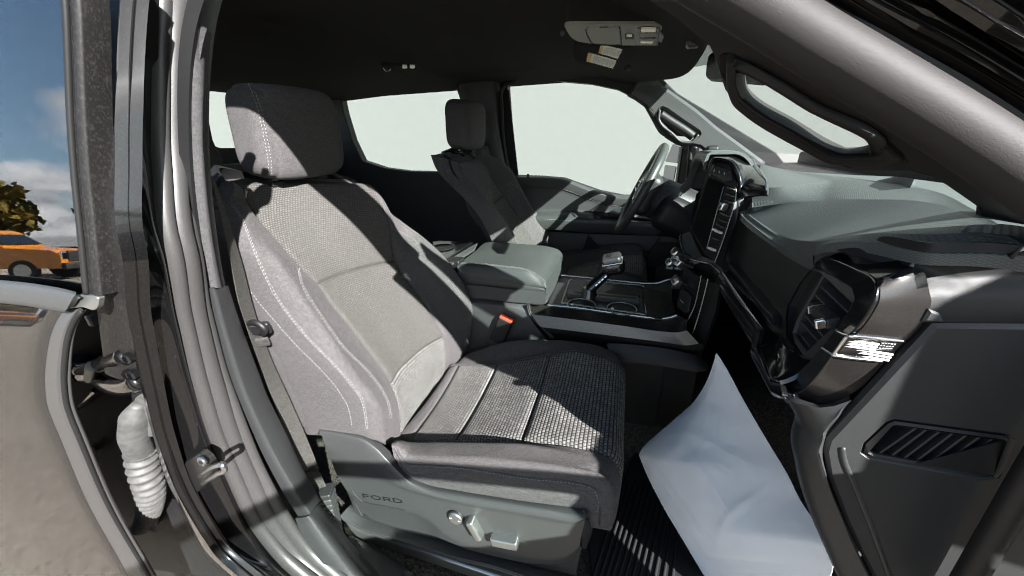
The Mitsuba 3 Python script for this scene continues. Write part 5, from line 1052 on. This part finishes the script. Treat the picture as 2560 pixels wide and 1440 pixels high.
PAP = thing('paper_floor_sheet', 'creased white paper floor mat standing curled in the passenger footwell', 'paper sheet')
pl = L('y', [(1790, 884, .66), (1784, 905, .655), (1770, 945, .65), (1738, 1000, .64), (1690, 1045, .625), (1640, 1088, .605), (1608, 1118, .59), (1598, 1136, .58), (1606, 1160, .565), (1655, 1262, .51), (1710, 1355, .46), (1770, 1455, .41), (1850, 1580, .35)])
pm1 = L('y', [(1791, 884, .66), (1793, 930, .60), (1800, 1000, .55), (1790, 1060, .52), (1765, 1120, .50), (1745, 1180, .47), (1750, 1240, .44), (1790, 1310, .40), (1840, 1390, .36), (1880, 1470, .33), (1930, 1580, .30)])
pm2 = L('y', [(1792, 884, .66), (1812, 930, .60), (1840, 990, .54), (1865, 1060, .49), (1875, 1130, .45), (1880, 1200, .41), (1900, 1280, .37), (1930, 1350, .33), (1965, 1420, .30), (1990, 1500, .28), (2000, 1580, .26)])
pr = L('y', [(1792, 883, .66), (1818, 925, .62), (1850, 985, .57), (1890, 1055, .51), (1930, 1122, .46), (1968, 1185, .41), (2005, 1258, .36), (2050, 1320, .31), (2088, 1366, .275), (2094, 1380, .27), (2084, 1410, .265), (2078, 1436, .262), (2050, 1480, .26), (2040, 1580, .25)])
cl_, cr_ = crv(pl, 200), crv(pr, 200); nn = np.cross(cr_[60]-cl_[60], cl_[150]-cl_[60]); nn /= np.linalg.norm(nn); nn = nn if np.dot(nn, CAM-cl_[60]) > 0 else -nn; bow = np.sin(np.pi*np.linspace(0, 1, 200))[:, None]*nn
g = net([cl_, cl_*.72+cr_*.28+bow*.022, cl_*.45+cr_*.55+bow*.018, cl_*.2+cr_*.8+bow*.004, cr_], 140, 200)
pc = g*np.array([1, 1, 1]); r1 = abs(meshkit.fbm(pc*11+3, 3, 21)-.5); r2 = meshkit.fbm(pc*6, 3, 5)-.5
edge_ = np.minimum(np.linspace(0, 1, 140)*(np.linspace(1, 0, 140))*12, 1)[:, None]
cr = np.zeros(g.shape[:2])
for k in range(9):
    c_ = g[rng.integers(20, 120), rng.integers(50, 190)]; d_ = rng.normal(size=3); d_ /= np.linalg.norm(d_); q = (g-c_) @ d_; lq = np.linalg.norm(g-c_, axis=2); cr += .0026*np.clip(1-abs(q)/.012, 0, 1)*np.exp(-(lq/.09)**2)*rng.choice([-1, 1])
obj('paper', shell(g, .0009, disp=(-.007*r1+.010*r2+cr)*edge_), 'paper', PAP)

# ------------------------------------------------------------------ rear door, part open, at the left
RD = thing('rear_door', 'glossy black rear door standing ajar with sky mirrored in its window', 'car door')
TH = math.radians(10); UD = np.array([-math.cos(TH), -math.sin(TH), 0]); ND = np.array([math.sin(TH), -math.cos(TH), 0]); HD = np.array([-.10, -.015, 0])
DE = math.radians(7.5); NW = ND*math.cos(DE)+np.array([0, 0, math.sin(DE)]); HW = HD+np.array([0, 0, .845])
def win(pix, off=0.0): return np.array([PP(x, y, HW+NW*off, NW) for x, y in pix])
we = [(150, -120), (163, 0), (170, 150), (176, 300), (186, 440), (203, 600), (216, 735)]
e_ = crv(win(we, -.003), 60); far_ = e_+UD*.75; gl = net([e_, far_], 24, 60)
obj('door_window', trimesh.Trimesh(gl.reshape(-1, 3), quads(24, 60), process=False), 'privacy_glass', RD, smooth=True)
obj('window_blind', shell(net([e_+UD*.001-NW*.012, far_-NW*.012], 4, 30), .004), 'rubber_black', RD)
b_ = [crv(win(q), 60) for q in (we, [(x+7, y) for x, y in we], [(x+14, y) for x, y in we], [(x+26, y) for x, y in we], [(x+40, y+2) for x, y in we], [(x+46, y+2) for x, y in we])]
b_[0] = b_[0]-NW*.002; b_[3] = b_[3]+NW*.003; b_[5] = b_[5]-NW*.02
obj('window_edge_strip', shell(net(b_, 30, 60), .008), 'pillar_film', RD); obj('glass_bead', tube(crv(win(we, .001), 60), .0028, 8), 'rubber_black', RD)
# body side: a curved skin in door space (s along the door, z up, pushed out by the profile)
zs = np.linspace(.835, .10, 90); tilt = np.radians(np.interp(zs, [.1, .45, .62, .70, .745, .775, .80, .835], [-6, -4, -1, 3, 9, 15, 22, 26])); out = np.r_[0, np.cumsum(np.tan(tilt[1:])*-np.diff(zs))]
def dpt(x, y, off=0.0):
    o = 0.0
    for _ in range(4): p = PP(x, y, HD+ND*(o+off), ND); o = float(np.interp(p[2], zs[::-1], (out*.9-.01)[::-1]))
    return p
def door_s(x, y): p = dpt(x, y); return np.dot(p-HD, UD), p[2]
ed = [door_s(x, y) for x, y in [(185, 742), (160, 772), (150, 792), (132, 835), (122, 880), (116, 960), (124, 1020), (150, 1085), (215, 1240), (320, 1432), (420, 1620)]]
ez = np.array([q[1] for q in ed])[::-1]; es = np.array([q[0] for q in ed])[::-1]
sz = PchipInterpolator(ez, es)(np.clip(zs, ez[0], ez[-1])); ss = np.r_[0, .004, .010, .02, .04, .08, .15, .25, .4, .6, .8]
rr_ = np.interp(ss, [0, .004, .010, .02, .04], [-.012, -.005, -.0015, 0, 0])
g = HD+UD*(sz[None, :]+ss[:, None])[..., None]+ND*(out[None]*.9-.01+rr_[:, None])[..., None]+np.array([0, 0, 1])*zs[None, :, None]
obj('door_skin', shell(net(list(g), 60, 120), .006), 'door_paint', RD)
be = crv(g[0], 120)
def dpl(pix, off): return crv(np.array([dpt(x, y, -off) for x, y in pix]), 120)
b0_ = dpl([(168, 768), (146, 795), (128, 835), (118, 880), (112, 960), (120, 1020), (146, 1085), (211, 1240), (316, 1432), (416, 1620)], .002); b1_ = dpl([(195, 773), (172, 800), (155, 840), (146, 885), (142, 960), (152, 1020), (178, 1085), (243, 1237), (352, 1432), (455, 1620)], -.003); b2_ = dpl([(214, 778), (198, 802), (184, 842), (178, 885), (176, 960), (185, 1020), (210, 1085), (272, 1235), (382, 1432), (488, 1620)], .004)
obj('door_edge_seal', shell(net([b0_-ND*.004, b0_, b1_, b2_, b2_-ND*.010+UD*.02], 40, 120), .004), 'rubber', RD)
bd3 = b1_*.35+b2_*.65
obj('edge_bead', tube(bd3+ND*.0015, .0028, 8), 'rubber_black', RD)
ml = [win([(-60, 696), (60, 706), (160, 722), (190, 730)], .006), win([(-60, 706), (60, 716), (160, 732), (188, 738)], .012), win([(-60, 745), (60, 756), (140, 770), (165, 775)], .012), win([(-60, 752), (60, 762), (140, 775), (160, 778)], .0)]
obj('belt_moulding', shell(net(ml, 24, 40), .006), 'plastic_light', RD)
obj('belt_clip', plate(rounded(win([(160, 742), (190, 738), (236, 740), (246, 745), (243, 768), (232, 778), (205, 768), (170, 772)], .004), .004), .006, -NW, .001), 'grey_metal', RD, smooth=35)
ib = np.array([HD+UD*s+ND*-.10+np.array([0, 0, z]) for s, z in ((.05, .83), (.85, .83), (.85, .05), (.05, .05))]); obj('door_inner', plate(ib, .02, -ND, .003), 'plastic_dark', RD, smooth=30)
for y_, dx in ((1045, 0), (1190, 0)): obj('edge_clip', rbox(.010, .010, .016, .002).apply_translation(P(228 if y_ < 1100 else 232, 1128 if y_ < 1100 else 800, y=.02)), 'grey_metal', RD, smooth=40)

# door jamb behind the gap, with hinge, strap and wiring boot
jm = L('y', [(150, -60), (340, -60), (345, 700), (400, 1000), (520, 1300), (720, 1540), (300, 1540), (190, 1100), (150, 800)], .085)
obj('jamb_panel', plate(jm, .02, (0, 1, 0), .002), 'rubber_black', CAB, smooth=30)
jr = net([pil([(350, 950), (392, 1090), (436, 1225), (510, 1360), (600, 1450), (700, 1540)], .004), pil([(345, 975), (380, 1100), (425, 1240), (495, 1375), (585, 1465), (680, 1560)], .055)], 12, 60); obj('jamb_return', shell(jr, .006), 'black_paint', CAB)
HG = RD
obj('hinge_plate', plate(rounded(L('y', [(318, 876), (346, 874), (356, 890), (352, 958), (340, 970), (318, 966), (308, 930)], .0), .006), .008, (0, 1, 0), .002), 'black_paint', HG, smooth=35)
for x, y in ((326, 893), (324, 934), (338, 935)): c_ = P(x, y, y=-.002); obj('bolt_head', tube([c_+[0, .004, 0], c_+[0, -.004, 0], c_+[0, -.006, 0]], [.0075, .0075, .0055], 6), 'black_paint', HG, smooth=30)
obj('hinge_arm', tube(crv(L('y', [(312, 892, .0), (270, 905, .01), (235, 918, .02), (190, 925, .03)]), 20), .008, 10, sx=1.5, side=(0, 0, 1)), 'black_paint', HG)
obj('hinge_arm', tube(crv(L('y', [(345, 952, .0), (300, 968, .006), (262, 962, .015), (240, 950, .025), (200, 940, .03)]), 20), .009, 10, sx=1.5, side=(0, 0, 1)), 'black_paint', HG)
obj('hinge_pin', cyl(P(232, 915, y=.01), P(228, 945, y=.02), .008, 16), 'grey_metal', HG, smooth=40); obj('check_strap', tube(L('y', [(240, 975, .02), (210, 1005, .03), (188, 1030, .035)]), .005, 8), 'black_paint', HG)
obj('hinge_bracket', put(rbox(.05, .03, .035, .004), axes((0, -.3, 1), (1, .3, 0)), P(200, 915, y=.035)), 'black_paint', HG, smooth=40)

WB = thing('wiring_boot', 'pale grey corrugated rubber wiring boot between door and pillar', 'hose')
ln_ = crv(L('y', [(352, 1128, .012), (356, 1160, .008), (368, 1200, .005), (376, 1235, .005), (375, 1268, .010), (366, 1296, .018), (356, 1312, .024)]), 420)
t_ = np.linspace(0, 1, 420); obj('boot_bellows', tube(ln_, .0195*(1-.10*t_)+.0022*np.cos(t_*22*2*np.pi), 30, sx=.95), 'boot_grey', WB)
obj('boot_neck', tube(crv(L('y', [(344, 1010, .010), (336, 1045, .006), (336, 1080, .006), (345, 1112, .010), (352, 1132, .012)]), 40), np.interp(np.linspace(0, 1, 40), [0, .2, .6, 1], [.007, .017, .0195, .0185]), 24), 'boot_grey', WB)
obj('boot_flange', plate(rounded(L('y', [(330, 1000), (345, 988), (366, 992), (372, 1030), (388, 1080), (386, 1094), (370, 1096), (362, 1080), (350, 1050)], .012), .006), .010, (0, 1, 0), .003), 'boot_grey', WB, smooth=35)
obj('boot_end', put(rbox(.030, .022, .020, .005), axes((.3, -.2, 1), (1, .3, -.4)), P(370, 1310, y=.022)), 'boot_grey', WB, smooth=40); obj('boot_clip', tube([P(378, 1312, y=.02), P(388, 1326, y=.022)], .004, 8), 'boot_grey', WB)

# striker on the painted pillar
SK = thing('door_striker', 'dark metal door striker loop bolted to the black door pillar', 'door striker')
pq = rounded(L('y', [(486, 1142), (518, 1121), (540, 1136), (552, 1160), (548, 1182), (512, 1222), (494, 1214), (480, 1192), (478, 1165)], .020), .006)
obj('striker_plate', plate(pq-np.array([.004, .012, 0]), .012, (.2, 1, 0), .002), 'gun_metal', SK, smooth=35)
c_ = P(509, 1151, y=.004); obj('bolt_head', cyl(c_, c_-np.array([0, .004, 0]), .0085, 20, bev=.0015), 'satin_chrome', SK, smooth=40); obj('bolt_socket', cyl(c_-np.array([0, .0042, 0]), c_-np.array([0, .0046, 0]), .004, 6), 'rubber_black', SK, smooth=40)
obj('striker_loop', tube(crv(L('y', [(500, 1190, .006), (512, 1180, -.004), (534, 1166, -.010), (556, 1160, -.012), (561, 1170, -.012), (545, 1184, -.010), (522, 1198, -.004), (508, 1208, .006)]), 60), .0036, 12), 'satin_chrome', SK)

# ------------------------------------------------------------------ the open front door (right of the frame): it shades the seat
OD = thing('front_door', 'open black front passenger door beside the doorway', 'car door')
PH = math.radians(82); UO = np.array([-math.cos(PH), -math.sin(PH), 0]); HO = np.array([1.03, .03, 0]); NO = np.array([math.sin(PH), -math.cos(PH), 0])
def od(s, z, off=0.0): return HO+UO*s+np.array([0, 0, z])+NO*off
obj('door_body', plate(np.array([od(.02, -.05), od(.02, .66), od(.40, .68), od(.52, .76), od(1.10, .78), od(1.10, -.05)]), .11, NO, .012), 'black_paint', OD, smooth=30)
obj('window_frame', tube(crv(np.array([od(.10, .68, .03), od(.16, .745, .03), od(.40, .912, .03), od(.60, 1.03, .03), od(.74, 1.10, .03), od(.95, 1.14, .03), od(1.08, 1.13, .03), od(1.12, 1.0, .03), od(1.10, .77, .03)]), 80), .022, 12), 'black_paint', OD)
v = np.array([od(.10, .67, .03), od(.16, .745, .03), od(.40, .912, .03), od(.74, 1.10, .03), od(1.08, 1.13, .03), od(1.10, .77, .03), od(.52, .75, .03), od(.40, .68, .03)]); obj('door_glass', trimesh.Trimesh(v, [[0, k, k+1] for k in range(1, 7)], process=False), 'window_glass', OD, smooth=False)
obj('mirror_sail', plate(np.array([od(.01, .64, .035), od(.03, .78, .035), od(.10, .80, .035), od(.22, .80, .035), od(.26, .67, .035)]), .02, NO, .003), 'plastic_dark', OD, smooth=30)
obj('mirror_body', put(rbox(.26, .12, .30, .03), axes((0, 0, 1), NO), od(.12, 1.0, .365)), 'black_paint', OD, smooth=40)

# ------------------------------------------------------------------ the lot behind the photographer, mirrored in the door
def pickup(name, label, paint, pos, rot, parent=None):
    t = thing(name, label, 'truck'); c, s = math.cos(rot), math.sin(rot); R = np.array([[c, -s, 0], [s, c, 0], [0, 0, 1]])
    pr = lambda pts, w, y0=0: put(trimesh.creation.extrude_polygon(Polygon(pts), w, engine='earcut'), np.array([[1, 0, 0], [0, 0, 1], [0, 1, 0]]).T, (0, y0-w/2, 0))
    def add(nm, m, mt, par=t, **k): return obj(nm, put(m, R, np.array(pos)+[0, 0, GZ]), mt, par, smooth=30, **k)
    def ex(pts, w):
        m = trimesh.creation.extrude_polygon(Polygon(pts), w, engine='earcut'); v = np.asarray(m.vertices); return trimesh.Trimesh(np.c_[v[:, 0], v[:, 2]-w/2, v[:, 1]], m.faces[:, ::-1], process=False)
    add('body', ex([(-2.8, .55), (-2.8, 1.25), (-1.0, 1.28), (1.2, 1.28), (2.6, 1.18), (2.85, 1.0), (2.85, .5)], 1.95), paint)
    add('cab', ex([(-1.0, 1.28), (-.85, 1.9), (.3, 1.92), (.55, 1.84), (1.25, 1.28)], 1.7), paint)
    for sy in (-1, 1): add('side_window', ex([(-.85, 1.32), (-.72, 1.78), (.28, 1.80), (.95, 1.32)], .03).apply_translation([0, sy*.855, 0]), 'tint')
    add('front_window', rbox(.03, 1.5, .62, .01).apply_transform(trimesh.transformations.rotation_matrix(-.95, [0, 1, 0])).apply_translation([.94, 0, 1.58]), 'tint')
    add('grille', rbox(.08, 1.3, .42, .03).apply_translation([2.85, 0, .95]), 'plastic_dark')
    for sy in (-1, 1): add('headlight', rbox(.10, .28, .30, .04).apply_translation([2.82, sy*.80, .98]), 'chrome')
    add('bumper', rbox(.20, 1.95, .25, .05).apply_translation([2.88, 0, .58]), 'plastic_dark')
    for sx in (-1.75, 1.75):
        for sy in (-1, 1):
            w = add('wheel', cyl([sx, sy*.80, .42], [sx, sy*1.0, .42], .42, 32, bev=.04), 'rubber_black'); add('rim', cyl([sx, sy*.98, .42], [sx, sy*1.01, .42], .25, 24), 'grey_metal', w)
    return t
pickup('pickup_truck', 'orange pickup truck parked across the lot, mirrored in the door glass', 'orange_paint', (-19.0, -14.2, 0), math.radians(-15))
pickup('pickup_truck', 'dark pickup truck parked next to the orange one, mirrored in the door glass', 'black_paint', (-17.0, -17.5, 0), math.radians(-15))


def tree(pos, h, label):
    t = thing('tree', label, 'tree', 'trees across the lot'); p = np.array(pos, float)+[0, 0, GZ]
    obj('trunk', tube(crv(np.array([p, p+[.1, 0, h*.3], p+[0, .1, h*.6]]), 12), np.linspace(.16, .06, 12), 10), 'bark', t)
    n = 700; c = rng.normal(size=(n, 3)); c /= np.linalg.norm(c, axis=1, keepdims=True); c *= (rng.random((n, 1))**.4); lob = meshkit.noise(c*2.2+p*.1, 3); c *= (.55+.75*lob)[:, None]
    c = c*np.array([h*.30, h*.30, h*.36])+p+[0, 0, h*.62]; V = []; 
    for k in range(n):
        R_ = axes(rng.normal(size=3), rng.normal(size=3)); s = h*.05*(.6+.8*rng.random()); V.append(c[k]+np.array([[-s, -s*.6, 0], [s, -s*.5, .2*s], [s*.7, s*.6, 0], [-s*.7, s*.7, .2*s]]) @ R_.T)
    V = np.vstack(V); F_ = np.arange(4*n).reshape(n, 4); obj('crown', trimesh.Trimesh(V, np.vstack([F_[:, [0, 1, 2]], F_[:, [0, 2, 3]]]), process=False), 'foliage', t, smooth=False)
for k_, h in enumerate((7, 6.5, 5.5, 7, 6)): tree((-33+(k_-2)*3.4, -26-(k_-2)*4.1, 0), h, 'autumn tree in the row across the lot')
for x, y in ((-46, -33), (-38, -40)):
    lp_ = thing('lamp_post', 'tall thin lot lamp post among the trees across the lot', 'lamp post', 'lot lamp posts'); obj('post', cyl([x, y, GZ], [x, y, GZ+8], .09, 12, r2=.05), 'grey_metal', lp_, smooth=40); obj('lamp_head', rbox(.9, .3, .12, .04).apply_translation([x+.3, y, GZ+8.05]), 'plastic_dark', lp_, smooth=40)
